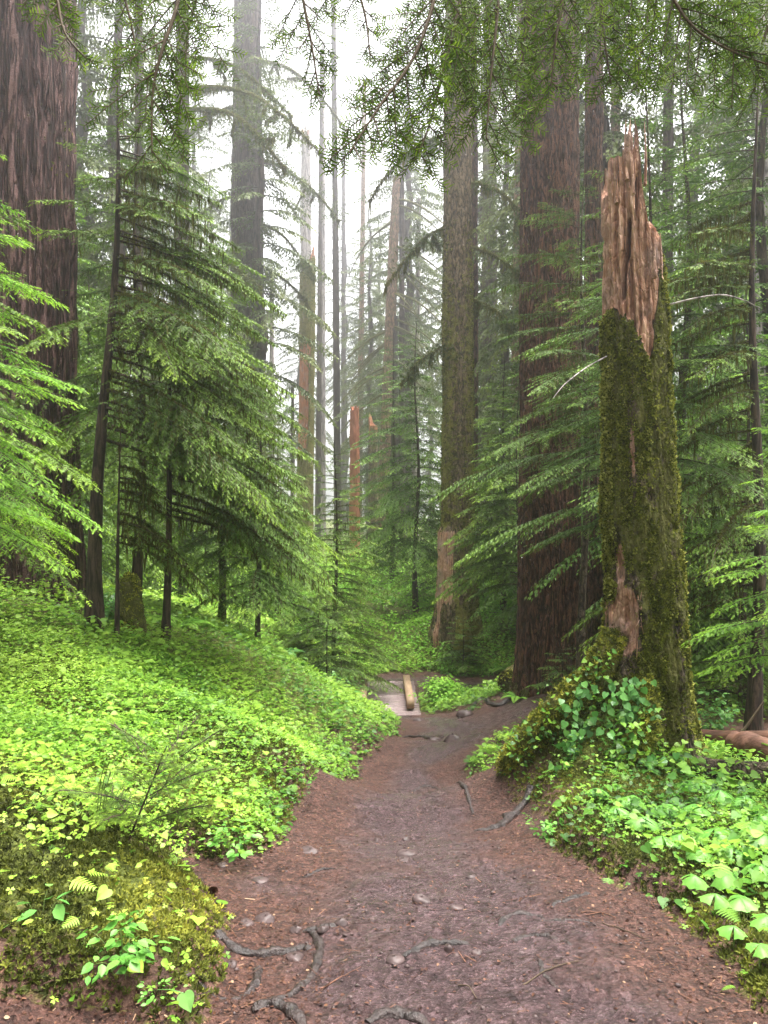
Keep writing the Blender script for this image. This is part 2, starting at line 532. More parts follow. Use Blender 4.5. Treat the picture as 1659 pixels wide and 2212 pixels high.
# ------------------------------------------------------------------ terrain
ZP_D = np.array([-40, 0, 1.5, 2.5, 4, 6, 8, 11, 14.8, 18.4, 25])
ZP_Z = np.array([.35, .14, .07, 0, -.2, -.6, -1.05, -1.5, -2.12, -2.13, -2.0])
def zpath(d):
    return np.interp(d, ZP_D, ZP_Z)
_dd = np.linspace(1.2, 18.3, 1500)
_vv = 1106 + F * (CZ - zpath(_dd)) / _dd
def dv(v):
    return float(np.interp(-v, -_vv, _dd))
def PP(u, v):
    d = dv(v)
    return np.array([U(u, d), d, zpath(d)])

L_EDGE = [PP(u, v)[:2] for u, v in [(485, 2085), (490, 1995), (440, 1932), (380, 1876), (410, 1852), (480, 1858), (575, 1846), (638, 1760), (708, 1697), (780, 1645), (856, 1594), (862, 1556)]]
R_EDGE = [PP(u, v)[:2] for u, v in [(1012, 1650), (1052, 1700), (1140, 1752), (1190, 1830), (1330, 1902), (1400, 1960), (1520, 2062), (1650, 2178)]]
POLY = np.array([(-1.75, -1.0), (-1.7, 2.2), (-1.2, 2.52), (-.86, 2.5), (-.66, 2.42), (-.56, 2.6)] + L_EDGE + [(-.2, 14.3), (-.3, 14.95), (.66, 14.95), (1.6, 13.6), (2.3, 14.2), (3.2, 14.2), (3.3, 12.2), (2.55, 10.8), (1.55, 9.5)] + R_EDGE + [(1.55, 1.5), (1.6, -1.0)])
POLY2 = np.array([(-.6, 17.5), (.75, 17.5), (1.3, 16.9), (1.9, 15.9), (3.4, 15.6), (5.5, 15.8), (5.5, 17.6), (3.2, 18.1), (1.8, 18.5), (.2, 18.9), (-.6, 18.7)])

def poly_sd(x, y, poly):
    x, y = np.asarray(x, float), np.asarray(y, float)
    d = np.full(x.shape, 1e9)
    inside = np.zeros(x.shape, bool)
    n = len(poly)
    for i in range(n):
        ax, ay = poly[i]
        bx, by = poly[(i + 1) % n]
        ex, ey = bx - ax, by - ay
        t = np.clip(((x - ax) * ex + (y - ay) * ey) / (ex * ex + ey * ey + 1e-12), 0, 1)
        d = np.minimum(d, np.hypot(x - ax - t * ex, y - ay - t * ey))
        c = ((ay > y) != (by > y)) & (x < (bx - ax) * (y - ay) / (by - ay + 1e-12) + ax)
        inside ^= c
    return np.where(inside, -d, d)

def trail_sd(x, y):
    s = np.minimum(poly_sd(x, y, POLY), poly_sd(x, y, POLY2))
    return s + (fbm(np.asarray(x) * 3.1, np.asarray(y) * 3.1, 0, 5, 3) - .5) * .28

_cp = [(0, d, zpath(d)) for d in (-6, 0, 1.5, 2.5, 3.2)]
_cp += [(a[0], a[1], zpath(a[1])) for a in L_EDGE + R_EDGE]
_cp += [P(*a) for a in [
    # left: nearby mossy mound, then the bank
    (0, 2170, 2.45), (-350, 2200, 2.3), (0, 1790, 3.6), (200, 1835, 3.5), (320, 1915, 3.35), (-300, 1700, 3.8), (430, 2010, 3.2),
    (0, 1600, 5.5), (300, 1720, 5.0), (450, 1790, 4.8), (300, 1520, 7), (600, 1625, 6.5), (0, 1450, 7.5), (0, 1325, 9), (-300, 1400, 7), (-500, 1300, 10),
    (350, 1400, 9.5), (600, 1440, 11), (780, 1535, 14), (820, 1560, 12.5), (700, 1570, 9.5), (540, 1510, 9), (150, 1420, 8),
    (100, 1305, 11), (500, 1385, 14), (680, 1405, 17), (600, 1370, 20), (300, 1300, 16), (500, 1250, 35), (100, 1200, 30), (860, 1195, 40), (860, 1285, 27), (880, 1350, 22),
    (1000, 1352, 20), (1080, 1405, 19.6), (1000, 1440, 19.1), (800, 1452, 19.2), (880, 1452, 18.8), (1100, 1300, 27),
    (1050, 1480, 17.2), (960, 1475, 18), (1150, 1450, 17), (950, 1530, 15.5), (820, 1545, 15.0), (860, 1545, 16.4), (760, 1515, 16.5), (900, 1545, 16.0),
    # right: slope to the big tree, mound, bank
    (1190, 1480, 13.6), (1100, 1575, 11.5), (1200, 1525, 12), (1095, 1497, 14.6), (1130, 1560, 10),
    (1400, 1645, 6.5), (1510, 1645, 6.8), (1255, 1510, 6.45), (1160, 1592, 6.5), (1105, 1650, 6.55), (1320, 1585, 6.05), (1250, 1590, 6.15), (1180, 1655, 6.25), (1430, 1672, 6.2), (1490, 1680, 6.2), (1400, 1690, 5.9), (1040, 1665, 6.9),
    (1300, 1720, 5.5), (1500, 1760, 5), (1659, 1820, 4.5), (1400, 1870, 4.2), (1659, 2010, 3.4), (1900, 1900, 3.5), (1900, 1700, 6),
    (1600, 1640, 8), (1600, 1510, 11), (1600, 1400, 15), (1900, 1400, 12), (1550, 1300, 22), (1400, 1330, 18)]]
_cp += [(-45, -20, 1.2), (0, -45, .6), (45, -20, -.4), (-60, 25, 1.5), (60, 25, -1.2), (-50, 60, .3), (0, 60, -.2), (50, 60, -.4), (0, 100, 0.0), (-90, 110, .5), (90, 110, 0), (-10, 3, .7), (10, 3, -.3), (-12, 12, 1.1), (-14, 22, .2), (14, 22, -1.0)]
CP = np.array(_cp, float)

def _phi(r2):
    return .5 * r2 * np.log(np.maximum(r2, 1e-9))
def _tps_fit():
    n = len(CP)
    A = np.zeros((n + 3, n + 3))
    r2 = ((CP[:, None, :2] - CP[None, :, :2]) ** 2).sum(-1)
    A[:n, :n] = _phi(r2) + np.eye(n) * .02
    A[:n, n] = 1
    A[:n, n + 1:] = CP[:, :2]
    A[n:, :n] = A[:n, n:].T
    return np.linalg.solve(A, np.concatenate([CP[:, 2], np.zeros(3)]))
_W = _tps_fit()

def H(x, y, fine=True):
    x, y = np.asarray(x, float), np.asarray(y, float)
    sh = x.shape
    x, y = x.ravel(), y.ravel()
    xc, yc = np.clip(x, -110, 110), np.clip(y, -60, 130)
    n = len(CP)
    out = np.empty(len(x))
    for a in range(0, len(x), 40000):
        sl = slice(a, a + 40000)
        r2 = (xc[sl, None] - CP[None, :, 0]) ** 2 + (yc[sl, None] - CP[None, :, 1]) ** 2
        out[sl] = _phi(r2) @ _W[:n] + _W[n] + _W[n + 1] * xc[sl] + _W[n + 2] * yc[sl]
    sd = trail_sd(x, y)
    near = 1 - sstep(13, 17, y)
    out += .085 * sstep(-.03, .16, sd) * near
    off = sstep(0, .4, sd)
    out += off * (fbm(x * 1.3, y * 1.3, 1, 31, 3) - .5) * .16
    out += (1 - off) * (fbm(x * 2.2, y * 2.2, 1, 77, 3) - .5) * .07
    if fine:
        out += (fbm(x * 9, y * 9, 1, 12, 3) - .5) * .03 + (fbm(x * 28, y * 28, 2, 9, 2) - .5) * .014
    return out.reshape(sh)

def Hs(x, y):
    return float(H(np.array([x]), np.array([y]))[0])

def axis(parts):
    out = []
    for a, b, st in parts:
        out.append(np.arange(a, b, st))
    return np.concatenate(out + [[parts[-1][1]]])
gx = axis([(-140, -100, 20), (-100, -30, 8), (-30, -8, 1.2), (-8, -3.5, .12), (-3.5, 3.6, .032), (3.6, 9, .12), (9, 30, 1.2), (30, 100, 8), (100, 140, 20)])
gy = axis([(-60, -10, 6), (-10, 1.2, .7), (1.2, 9, .032), (9, 20, .07), (20, 45, .5), (45, 130, 5), (130, 200, 20)])
GX, GY = np.meshgrid(gx, gy)
GZ = H(GX, GY)
SDG = trail_sd(GX, GY)
V = np.stack([GX, GY, GZ], -1).reshape(-1, 3)
nr, nc = GX.shape
fq = grid_faces(nr, nc, wrap=False)
inside = (SDG.ravel() < .02)
fin = inside[fq].sum(1) >= 3
def sub_mesh(faces, **attrs):
    used, inv = np.unique(faces, return_inverse=True)
    mb = MB()
    mb.add(V[used], inv.reshape(-1, 4), **{k: a.ravel()[used] for k, a in attrs.items()})
    return mb
def moss_field(x, y):
    """how mossy the floor is away from the trail"""
    m = .35 + .35 * sstep(.05, .5, trail_sd(x, y))
    m = m - .9 * np.exp(-(((x + 4.6) / 1.6) ** 2 + ((y - 11) / 1.6) ** 2))       # needle litter below the great tree
    m = m - .8 * np.exp(-(((x - 4.2) / 2.0) ** 2 + ((y - 9.5) / 2.0) ** 2))
    return m
MOSSG = moss_field(GX, GY)
gobj = sub_mesh(fq[~fin], moss=MOSSG).build('ground', M['ground'])
tag(gobj, kind='structure')
wear = sstep(0, .75, -SDG) * np.clip(1 - .35 * sstep(8.5, 10, GY) * sstep(.9, 1.5, GX), 0, 1)
pobj = sub_mesh(fq[fin], wear=wear, moss=np.clip(.55 - sstep(-.02, .12, -SDG) * .8, 0, 1)).build('path', M['path'])
tag(pobj, kind='structure')

# ------------------------------------------------------------------ trunks
class Trunk:
    def __init__(s, h, r0, r1, seed, lean=(0, 0), amp=.02, fr=5.0, stretch=.14, flare=(.35, .5, 5), bend=.0, extra=None, lump=.065):
        s.h, s.r0, s.r1, s.seed, s.lean, s.amp, s.fr, s.st, s.fl, s.bend, s.extra, s.lump = h, r0, r1, seed, lean, amp, fr, stretch, flare, bend, extra, lump
    def axis(s, z):
        t = np.clip(z / s.h, 0, 1)
        b = s.bend
        return s.lean[0] * t + b * np.sin(t * 5 + s.seed), s.lean[1] * t + b * np.cos(t * 4 + s.seed * 2) - b * np.cos(s.seed * 2)
    def surf(s, th, z):
        th, z = np.broadcast_arrays(th, z)
        t = np.clip(z / s.h, 0, 1)
        r = s.r0 + (s.r1 - s.r0) * t
        f, fh, k = s.fl
        lob = 1 + .55 * np.cos(k * th + s.seed) + .3 * np.cos((k + 2) * th + s.seed * 2.3)
        r = r * (1 + f * np.exp(-np.maximum(z, -.15) / fh) * lob)
        c, sn = np.cos(th), np.sin(th)
        R = s.r0
        n = fbm(c * R * s.fr, sn * R * s.fr, z * s.fr * s.st + s.seed, s.seed, 4, .55)
        r = r + s.amp * (np.minimum(np.abs(2 * n - 1) * 3.2, 1) * 1.6 - 1)
        r = r * (1 + s.lump * (fbm(c * R * 1.5, sn * R * 1.5, z * .8, s.seed + 3, 2) - .5) * 2)
        if s.extra is not None:
            r = s.extra(th, z, r)
        ax, ay = s.axis(z)
        return np.stack([ax + c * r, ay + sn * r, z], -1)
    def add(s, mb, nseg, nring, top=None, moss=None, wood=None, z0=-.5, cap=True, inner=False):
        th = np.linspace(0, 2 * np.pi, nseg, endpoint=False)
        t = np.linspace(0, 1, nring) ** 1.0
        tp = s.h if top is None else top(th)
        z = z0 + t[:, None] * (np.broadcast_to(tp, (nseg,))[None] - z0)
        TH = np.broadcast_to(th[None], z.shape)
        V = s.surf(TH, z)
        at = {'moss': (moss(TH, z) if moss else np.zeros(z.shape)).ravel(), 'wood': (wood(TH, z) if wood else np.zeros(z.shape)).ravel()}
        mb.add(V.reshape(-1, 3), grid_faces(nring, nseg), **at)
        if cap:
            e = V[-1]
            c = e.mean(0)
            rng = np.random.default_rng(s.seed)
            v = [e]
            for q, dz in ((.75, -.05), (.4, -.12), (.05, -.15)):
                ring = c + (e - c) * q
                ring[:, 2] = e[:, 2] * q + (1 - q) * (e[:, 2].mean()) + dz + (rng.random(nseg) - .5) * (.12 if top is not None else .01)
                v.append(ring)
            mb.add(np.concatenate(v), grid_faces(4, nseg), wood=1.0, moss=0.0)
    def points(s, n, rng, za, zb, keep=None, thr=(0, 2 * np.pi)):
        th = rng.uniform(*thr, n)
        z = rng.uniform(za, zb, n)
        if keep is not None:
            k = rng.random(n) < keep(th, z)
            th, z = th[k], z[k]
        p = s.surf(th, z)
        return p, np.stack([np.cos(th), np.sin(th), np.zeros(len(th))], -1), th, z

def moss_tufts(mb, p, nrm, rng, size, t=T_TUFT3, tint=(0, .8), droop=.35):
    n = len(p)
    d = nrm + rng.normal(0, .45, (n, 3))
    d[:, 2] -= droop * rng.random(n)
    up = rng.normal(0, 1, (n, 3))
    scatter(mb, *t, p - nrm * size * .15, d, up, rng.uniform(.6, 1.3, n) * size, tint=rng.uniform(*tint, n))

def strands(mb, p, rng, lmin, lmax, w=.012, tint=(0, .8)):
    """hanging moss: thin ragged strips below the points p"""
    n = len(p)
    tv = [(0, .5, 0), (0, -.5, 0), (.35, -.7, .05), (.35, .6, .05), (.7, .45, -.04), (.7, -.3, -.04), (1, 0, 0)]
    tf = [[(0, 1, 2, 3), (3, 2, 5, 4)], [(4, 5, 6)]]
    d = np.zeros((n, 3)); d[:, 2] = -1
    d += rng.normal(0, .12, (n, 3))
    nn = rng.normal(0, 1, (n, 3)); nn[:, 2] = 0
    l = lmin + (lmax - lmin) * rng.random(n) ** 2
    scatter(mb, tv, tf, p, d, nn, l, w * rng.uniform(.6, 1.6, n), tint=rng.uniform(*tint, n))

# ------------------------------------------------------------------ hemlock boughs
def bough(rng, L, up, droop, spb, spt, tl, wide=.5, start=.12, curve=0.0, sag=.35, a0=62, a1=26):
    """twig places of one flat spray growing along +x"""
    s = np.arange(start * L, L * .985, spb)
    s = np.concatenate([s, s + spb * .5])
    side = np.concatenate([np.ones(len(s) // 2), -np.ones(len(s) - len(s) // 2)])
    s = np.minimum(s + rng.uniform(-.3, .3, len(s)) * spb, L)
    f = s / L
    prof = np.clip((f - start + .1) / .3, .15, 1) ** .7 * np.clip(1.02 - f, 0, 1) ** .72
    lj = wide * L * prof * rng.uniform(.6, 1.15, len(s)) + tl * .5
    ang = side * (np.radians(a0) - np.radians(a0 - a1) * f + rng.normal(0, .13, len(s)))
    tz = up - 2 * droop * f
    P0 = np.stack([s, curve * s * s, up * s - droop * L * f * f], -1)
    bd = np.stack([np.cos(ang), np.sin(ang), tz * np.cos(ang) * .95 - .10 + rng.normal(0, .09, len(s))], -1)
    nt = np.maximum((lj / spt).astype(int) + 1, 1)
    idx = np.repeat(np.arange(len(s)), nt)
    w = np.arange(nt.sum()) - np.repeat(np.cumsum(nt) - nt, nt)
    t = w * spt + spt * .4
    last = (w == nt[idx] - 1)
    ljx = np.maximum(lj[idx], 1e-3)
    pos = P0[idx] + bd[idx] * t[:, None]
    pos[:, 2] -= sag * t * t
    ts = np.where(w % 2 == 0, 1, -1) * np.radians(rng.uniform(36, 58, len(t)))
    ts = np.where(last, 0, ts)
    bx, by = bd[idx, 0], bd[idx, 1]
    d = np.stack([bx * np.cos(ts) - by * np.sin(ts), bx * np.sin(ts) + by * np.cos(ts), bd[idx, 2] - 2 * sag * t - rng.uniform(.0, .25, len(t))], -1)
    ln = tl * rng.uniform(.7, 1.25, len(t)) * (1.1 - .5 * np.clip(t / ljx, 0, 1))
    tip = np.clip(.55 * f[idx] ** 2 + .6 * np.clip(t / ljx, 0, 1) ** 2, 0, 1)
    return pos, d, ln, tip, P0, bd, lj, (lambda q: np.stack([q, curve * q * q, up * q - droop * L * (q / L) ** 2], -1))

def rotz(v, a):
    c, s = math.cos(a), math.sin(a)
    return np.stack([v[..., 0] * c - v[..., 1] * s, v[..., 0] * s + v[..., 1] * c, v[..., 2]], -1)

TEMPL = {2: T_FEATHER, 1: T_FEATHER3, 0: T_DIAMOND}
TWIDTH = {2: 1.0, 1: 1.0, 0: .5}

def hemlock_mesh(h, L, z0, nb, lod, seed, r0, start=.12, sag=.35, up=.25, droop=.6, tl=.07, spb=.07, spt=.042, wide=.5, az=None, moss=0.0, lean=(0, 0), profile=.8, top=True, limb=.011, z1=None, lvar=(.7, 1.1), shade=0.0):
    rng = np.random.default_rng(seed)
    crown, wood, mossm = MB(), MB(), MB()
    zz = np.linspace(-.35, h, 14)
    t = np.clip(zz / h, 0, 1)
    wob = .012 * h
    axf = lambda z: np.stack([lean[0] * np.clip(z / h, 0, 1) + wob * .6 * np.sin(z * 1.1 + seed), lean[1] * np.clip(z / h, 0, 1) + wob * .4 * np.cos(z * .9 + seed), z], -1)
    rr = r0 * (1 - .93 * t) + .002
    rr[:2] *= 1.25
    v, f = tube(axf(zz), rr, 10, rough=.15, seed=seed, fr=6)
    wood.add(v, f)
    z1 = h * .97 if z1 is None else z1
    nb = int(nb * 1.45)
    tl = tl * 1.15
    for k in range(nb):
        q = (k + rng.uniform(0, .9)) / nb
        z = z0 + (z1 - z0) * q
        g = np.clip((h - z) / max(h - z0, .1), 0, 1)
        Lk = L * max(g, .03) ** profile * rng.uniform(*lvar) + .12
        a = (k * 2.39996 + rng.uniform(-.5, .5)) if az is None else az[0] + rng.uniform(-1, 1) * az[1]
        u_ = up * rng.uniform(.6, 1.3) + .35 * (1 - g) ** 3
        dr = droop * rng.uniform(.75, 1.2) * (.35 + .65 * g)
        pos, d, ln, tip, P0, bd, lj, axk = bough(rng, Lk, u_, dr, spb, spt, tl * (.75 + .25 * g), wide, start=start, sag=sag, curve=rng.uniform(-.12, .12))
        o = axf(np.array(z))
        pos = rotz(pos, a) + o
        d = rotz(d, a)
        n = np.stack([rng.normal(0, .35, len(d)), rng.normal(0, .35, len(d)), np.ones(len(d))], -1)
        scatter(crown, *TEMPL[lod], pos, d, n, ln, ln * TWIDTH[lod], tint=np.clip(.1 + .25 * rng.random(len(d)) + .25 * rng.random() + .62 * tip - shade, 0, 1))
        # the limb itself and its side shoots
        qs = np.linspace(0, Lk, 6)
        A = rotz(axk(qs), a) + o
        lr = np.linspace(limb * (.4 + .6 * g), .002, 6)
        v, f = tube(A, lr, 4, cap=False)
        wood.add(v, f)
        if lod >= 1:
            E = P0 + bd * lj[:, None] * .85
            E[:, 2] -= .35 * (lj * .85) ** 2
            P0r, Er = rotz(P0, a) + o, rotz(E, a) + o
            sd = np.cross(Er - P0r, [0, 0, 1.0])
            sd = nrmz(sd) * .003
            vv = np.stack([P0r - sd, P0r + sd, Er + sd * .4, Er - sd * .4], 1).reshape(-1, 3)
            wood.add(vv, np.arange(len(vv)).reshape(-1, 4))
        if moss > 0 and g > .25:
            m = int(moss * 130 * Lk)
            qq = rng.uniform(.02, .8, m) * Lk
            pm = rotz(axk(qq), a) + o
            nrm = nrmz(rng.normal(0, 1, (m, 3)))
            moss_tufts(mossm, pm + nrm * .012, nrm, rng, .034, tint=(0, .55))
            m2 = int(moss * 34 * Lk)
            qq = rng.uniform(.05, .85, m2) * Lk
            strands(mossm, rotz(axk(qq), a) + o, rng, .04, .26, tint=(0, .6))
            m3 = int(moss * 60 * Lk)
            j = rng.integers(0, len(P0), m3)
            pb = rotz(P0[j] + bd[j] * (lj[j] * rng.uniform(.05, .6, m3))[:, None], a) + o
            strands(mossm, pb, rng, .03, .16, w=.009, tint=(0, .6))
    return crown, wood, mossm

def hemlock(name, label, loc, mat, seed=1, bark=None, cat='tree', group=None, rz=0, **kw):
    t = thing(name, label, cat, loc, group, rz)
    c, w, m = hemlock_mesh(seed=seed, **kw)
    w.build('trunk', bark or M['bark_young'], t)
    c.build('crown', mat, t, smooth=False)
    if m.n:
        m.build('moss', M['moss_pale'], t, smooth=False)
    return t

def at(u, d, dz=0.0):
    x = U(u, d)
    return (x, d, Hs(x, d) + dz)

TH_CAM = -np.pi / 2
def facing(th, a):          # 1 where the trunk's surface points towards angle a
    return np.cos(th - a)

# ------------------------------------------------------------------ the great trunks
def big_trunk(name, label, u, d, wpx, h, bark, seed, r1f=.72, lean=(0, 0), amp=.02, fr=6, stretch=.13, flare=(.3, .5, 5), nseg=120, nring=160, moss=None, wood=None, tufts=0, tuft_h=3.0, tuft_keep=None, tsize=.05, mossmat='moss_dark', cat='tree trunk', group=None, top=None, extra=None, bend=0.0, zt=-.5, tint=(0, .8)):
    loc = at(u, d)
    t = thing(name, label, cat, loc, group)
    r0 = wpx / 2 / F * d
    T = Trunk(h, r0, r0 * r1f, seed, lean, amp, fr, stretch, flare, bend, extra)
    mb = MB()
    T.add(mb, nseg, nring, top, moss, wood, z0=zt)
    mb.build('trunk', M[bark], t)
    if tufts:
        rng = np.random.default_rng(seed + 5)
        p, n, th, z = T.points(tufts, rng, -.1, tuft_h, tuft_keep)
        m2 = MB()
        moss_tufts(m2, p, n, rng, tsize, tint=tint)
        m2.build('moss', M[mossmat], t, smooth=False)
    return t, T

# A: huge trunk at the upper left
tA, TA = big_trunk('old_conifer', 'massive reddish furrowed trunk rising behind the green bank, cut by the left edge', 42, 11, 236, 11, 'bark_red', 3, r1f=.93,
          amp=.035, fr=8.5, stretch=.1, flare=(.12, .7, 5), nseg=220, nring=260,
          moss=lambda th, z: .22 + .12 * sstep(3, 4.5, z) * facing(th, -1.2), tufts=2500, tuft_h=7,
          tuft_keep=lambda th, z: .6 * sstep(.55, .62, fbm(np.cos(th) * 2, np.sin(th) * 2, z, 4, 3)))
# E: tall straight grey trunk
tE, TE = big_trunk('tall_conifer', 'tall straight grey-brown trunk tapering up into white mist above the left boughs', 534, 36, 88, 27, 'bark_grey', 8, r1f=.6,
          amp=.03, fr=4.5, stretch=.08, nseg=110, nring=200, moss=lambda th, z: .1 + 0 * z)
# K: mossy trunk behind the bridge with a bare brown slab at its foot
def K_wood(th, z):
    n_ = fbm(th * 5, z * 1.2, 3, 4, 3) - .5
    return .95 * sstep(2.6, 2.4, z + 1.0 * n_) * sstep(.55, .75, facing(th, math.radians(208)) + .35 * n_) * (.62 + .5 * sstep(.4, .55, fbm(th * 3, z * .7, 1, 9, 3))) - .35 * sstep(.9, .3, z)
tK, TK = big_trunk('mossy_conifer', 'mossy upright trunk beyond the footbridge with a bare brown slab at its foot', 989, 20, 72, 19, 'bark_olive', 12, r1f=.72,
          amp=.02, fr=7, stretch=.2, flare=(.38, .8, 4), nseg=110, nring=220,
          moss=lambda th, z: np.clip(.42 + .25 * np.abs(facing(th, 0)) - .3 * sstep(7, 11, z) - K_wood(th, z), 0, 1), wood=K_wood,
          extra=lambda th, z, r: r + .07 * sstep(2.6, 2.3, z) * sstep(.3, .65, facing(th, math.radians(212))),
          tufts=16000, tuft_h=10, tsize=.06,
          tuft_keep=lambda th, z: np.clip(.35 + .5 * np.abs(facing(th, 0)) - 1.2 * K_wood(th, z) - .4 * sstep(6, 10, z), 0, 1), tint=(.1, .9))
# M: big dark trunk at the end of the trail
tM, TM = big_trunk('dark_conifer', 'thick dark red-brown bark trunk right of the trail, behind the mossy broken snag', 1187, 13.6, 138, 12.5, 'bark_dark', 21, r1f=.86,
          amp=.022, fr=12, stretch=.16, flare=(.16, .55, 5), nseg=200, nring=300,
          moss=lambda th, z: .12 + .22 * sstep(5.5, 6.8, z) * sstep(9, 7.5, z) + .4 * sstep(.5, 0, z), tufts=5000, tuft_h=8.5,
          tuft_keep=lambda th, z: np.clip(.8 * sstep(.5, .1, z) + .35 * sstep(5.5, 6.8, z) * sstep(.5, .6, fbm(np.cos(th) * 2, np.sin(th) * 2, z, 6, 3)), 0, 1))
tM2, _ = big_trunk('dark_conifer', 'slimmer dark trunk close behind the thick dark red-brown one', 1283, 15.2, 46, 13, 'bark_dark', 23, r1f=.8, amp=.02, fr=8, flare=(.2, .4, 4), nseg=70, nring=160)
# L: two trunks right of the mossy one
tL, _ = big_trunk('conifer_trunk', 'reddish grey trunk standing between the mossy trunk and the thick dark one', 1058, 38, 36, 32, 'bark_grey', 31, r1f=.7, amp=.02, nseg=60, nring=140, moss=lambda th, z: .25 + .35 * facing(th, np.pi))
tL2, _ = big_trunk('conifer_trunk', 'narrow dark trunk touching the right side of the mossy trunk', 1024, 25, 20, 22, 'bark_dark', 33, r1f=.7, amp=.012, nseg=50, nring=120)
# J
tJ, _ = big_trunk('conifer_trunk', 'dark brown trunk low in the gap right of the leaning mossy tree', 848, 46, 30, 13, 'bark_grey', 35, r1f=.75, amp=.02, nseg=50, nring=100)
# D
tD, _ = big_trunk('conifer_trunk', 'slim pale brown trunk rising above the left hemlock boughs near the top', 394, 25, 34, 19, 'bark_grey', 37, r1f=.8, amp=.015, nseg=60, nring=120)

def mossy_limbs(parent, T, specs, seed, mat='bark_mossy', foliage=.0):
    r = np.random.default_rng(seed)
    mm, nd = MB(), MB()
    for (z, a, L, dropk, rad) in specs:
        wb = MB()
        q = np.linspace(0, 1, 12)
        pts = np.stack([q * L, .12 * L * np.sin(q * 3.3 + z) * q, .10 * L * q - dropk * L * q ** 2 + .03 * np.sin(q * 9 + z)], -1)
        ax, ay = T.axis(np.array(z))
        pts = rotz(pts, a) + np.array([ax, ay, z])
        v, f = tube(pts, np.linspace(rad, rad * .2, 12), 7, rough=.3, seed=int(z * 10))
        wb.add(v, f, moss=.75)
        for k in range(5):
            i = r.integers(3, 11)
            e = pts[i] + np.array([r.normal(0, .25), r.normal(0, .25), -r.uniform(.1, .5)]) * L * .3
            v, f = tube(np.array([pts[i], (pts[i] + e) / 2 + [0, 0, .03], e]), [rad * .35, rad * .25, .004], 4, cap=False)
            wb.add(v, f, moss=.6)
            n3 = int(40 * L)
            pb = pts[i] + (e - pts[i]) * r.random((n3, 1))
            strands(mm, pb, r, .05, .35, w=.025, tint=(.1, .8))
            if foliage:
                n4 = int(foliage * 110 * L)
                pb = pts[i] + (e - pts[i]) * r.random((n4, 1)) * 1.5 + r.normal(0, .10 * L, (n4, 3)) * [1, 1, .6]
                a2 = r.uniform(0, 6.28, n4)
                scatter(nd, *T_FEATHER3, pb, np.stack([np.cos(a2), np.sin(a2), -.6 + 0 * a2], -1), np.stack([r.normal(0, .4, n4), r.normal(0, .4, n4), np.ones(n4)], -1), r.uniform(.06, .13, n4), tint=r.uniform(.1, .7, n4))
        n1 = int(260 * L)
        i = r.integers(0, 12, n1)
        nn = nrmz(r.normal(0, 1, (n1, 3)))
        j = np.minimum(i + 1, 11)
        pm = pts[i] + (pts[j] - pts[i]) * r.random((n1, 1))
        moss_tufts(mm, pm + nn * rad * .6, nn, r, .06, tint=(.2, 1))
        strands(mm, pm[::4], r, .06, .4, w=.03, tint=(.1, .9))
        wb.build('branch', M[mat], parent)
    mm.build('branch_moss', M['moss_pale'], parent, smooth=False)
    if foliage:
        nd.build('crown', M['needle_far'], parent, smooth=False)
mossy_limbs(tD, Trunk(19, 34 / 2 / F * 25, .1, 37), [(15.6, -.15, 4.4, .62, .10), (14.9, -.4, 3.8, .75, .09), (10.5, .1, 2.4, .5, .07), (16.6, .2, 3.4, .5, .07), (13.6, 2.8, 2.3, .6, .07)], 5, foliage=.8)
mossy_limbs(tK, TK, [(9.5, .3, 2.6, .9, .06), (11, -.2, 2.4, .9, .06), (8.2, .1, 2.0, .95, .05), (10, 2.9, 1.8, .9, .05), (12.2, 3.0, 2.2, .8, .05), (7.0, 3.3, 1.4, .8, .04)], 6, foliage=.9)
mossy_limbs(tE, TE, [(18.5, -.2, 4.2, .8, .1), (21, 3.0, 4.5, .7, .1), (15.8, .2, 3.0, .9, .08), (23, .1, 4.5, .7, .1), (17, 3.2, 3.0, .8, .08), (14, .3, 3.2, .9, .08)], 7, foliage=1.0)

# F: broken mossy snag with bare orange wood, and the pale dead trunk behind it
def F_wood(th, z):
    zz = 1106 - (z + tF_z - CZ) / 42 * F
    n_ = fbm(th * 4, z * 1.2, 3, 4, 3) - .5
    return sstep(735, 755, zz + 60 * n_) * sstep(-.15, .05, facing(th, math.radians(205)) + .9 * n_) * sstep(985, 960, zz) + .9 * sstep(560, 552, zz)
tF_z = at(658, 42)[2]
def zt_of(v, d, base):
    return CZ - (v - 1106) / F * d - base
_zF = zt_of(566, 42, tF_z)
tF, TF = big_trunk('mossy_snag', 'mossy broken snag with a strip of bare orange wood down its left side', 657, 42, 37, _zF, 'bark_snag', 41, r1f=.9, amp=.02, fr=8, nseg=80, nring=160, flare=(.2, .5, 4),
          moss=lambda th, z: np.clip(.7 - F_wood(th, z), 0, 1), wood=F_wood, lean=(.2, 0),
          top=lambda th: _zF - .25 + .95 * np.maximum(facing(th, -.3), 0) ** 6 + .2 * np.sin(th * 5) ** 2,
          extra=lambda th, z, r: r - .05 * np.clip(F_wood(th, z), 0, 1), tufts=6000, tuft_h=_zF - .2, tsize=.07,
          tuft_keep=lambda th, z: np.clip(.7 - F_wood(th, z), 0, 1), tint=(.2, 1), cat='dead tree')
tPale, _ = big_trunk('pale_snag', 'pale haze-toned dead trunk fading into the mist above the mossy snag', 662, 62, 28, 31, 'bark_pale', 43, r1f=.72, amp=.012, nseg=50, nring=120, cat='dead tree', lean=(-.05, 0),
          top=lambda th: 30.6 + .9 * np.sin(th * 3) ** 2)
tH, _ = big_trunk('red_stub', 'short broken red wood stub above the round-topped young hemlock in the middle', 766, 38, 22, zt_of(882, 38, at(766, 38)[2]), 'red_stub', 45, r1f=.85, amp=.04, fr=9, nseg=50, nring=90, cat='dead tree',
          top=lambda th: zt_of(882, 38, at(766, 38)[2]) + .12 * np.sin(th * 4))
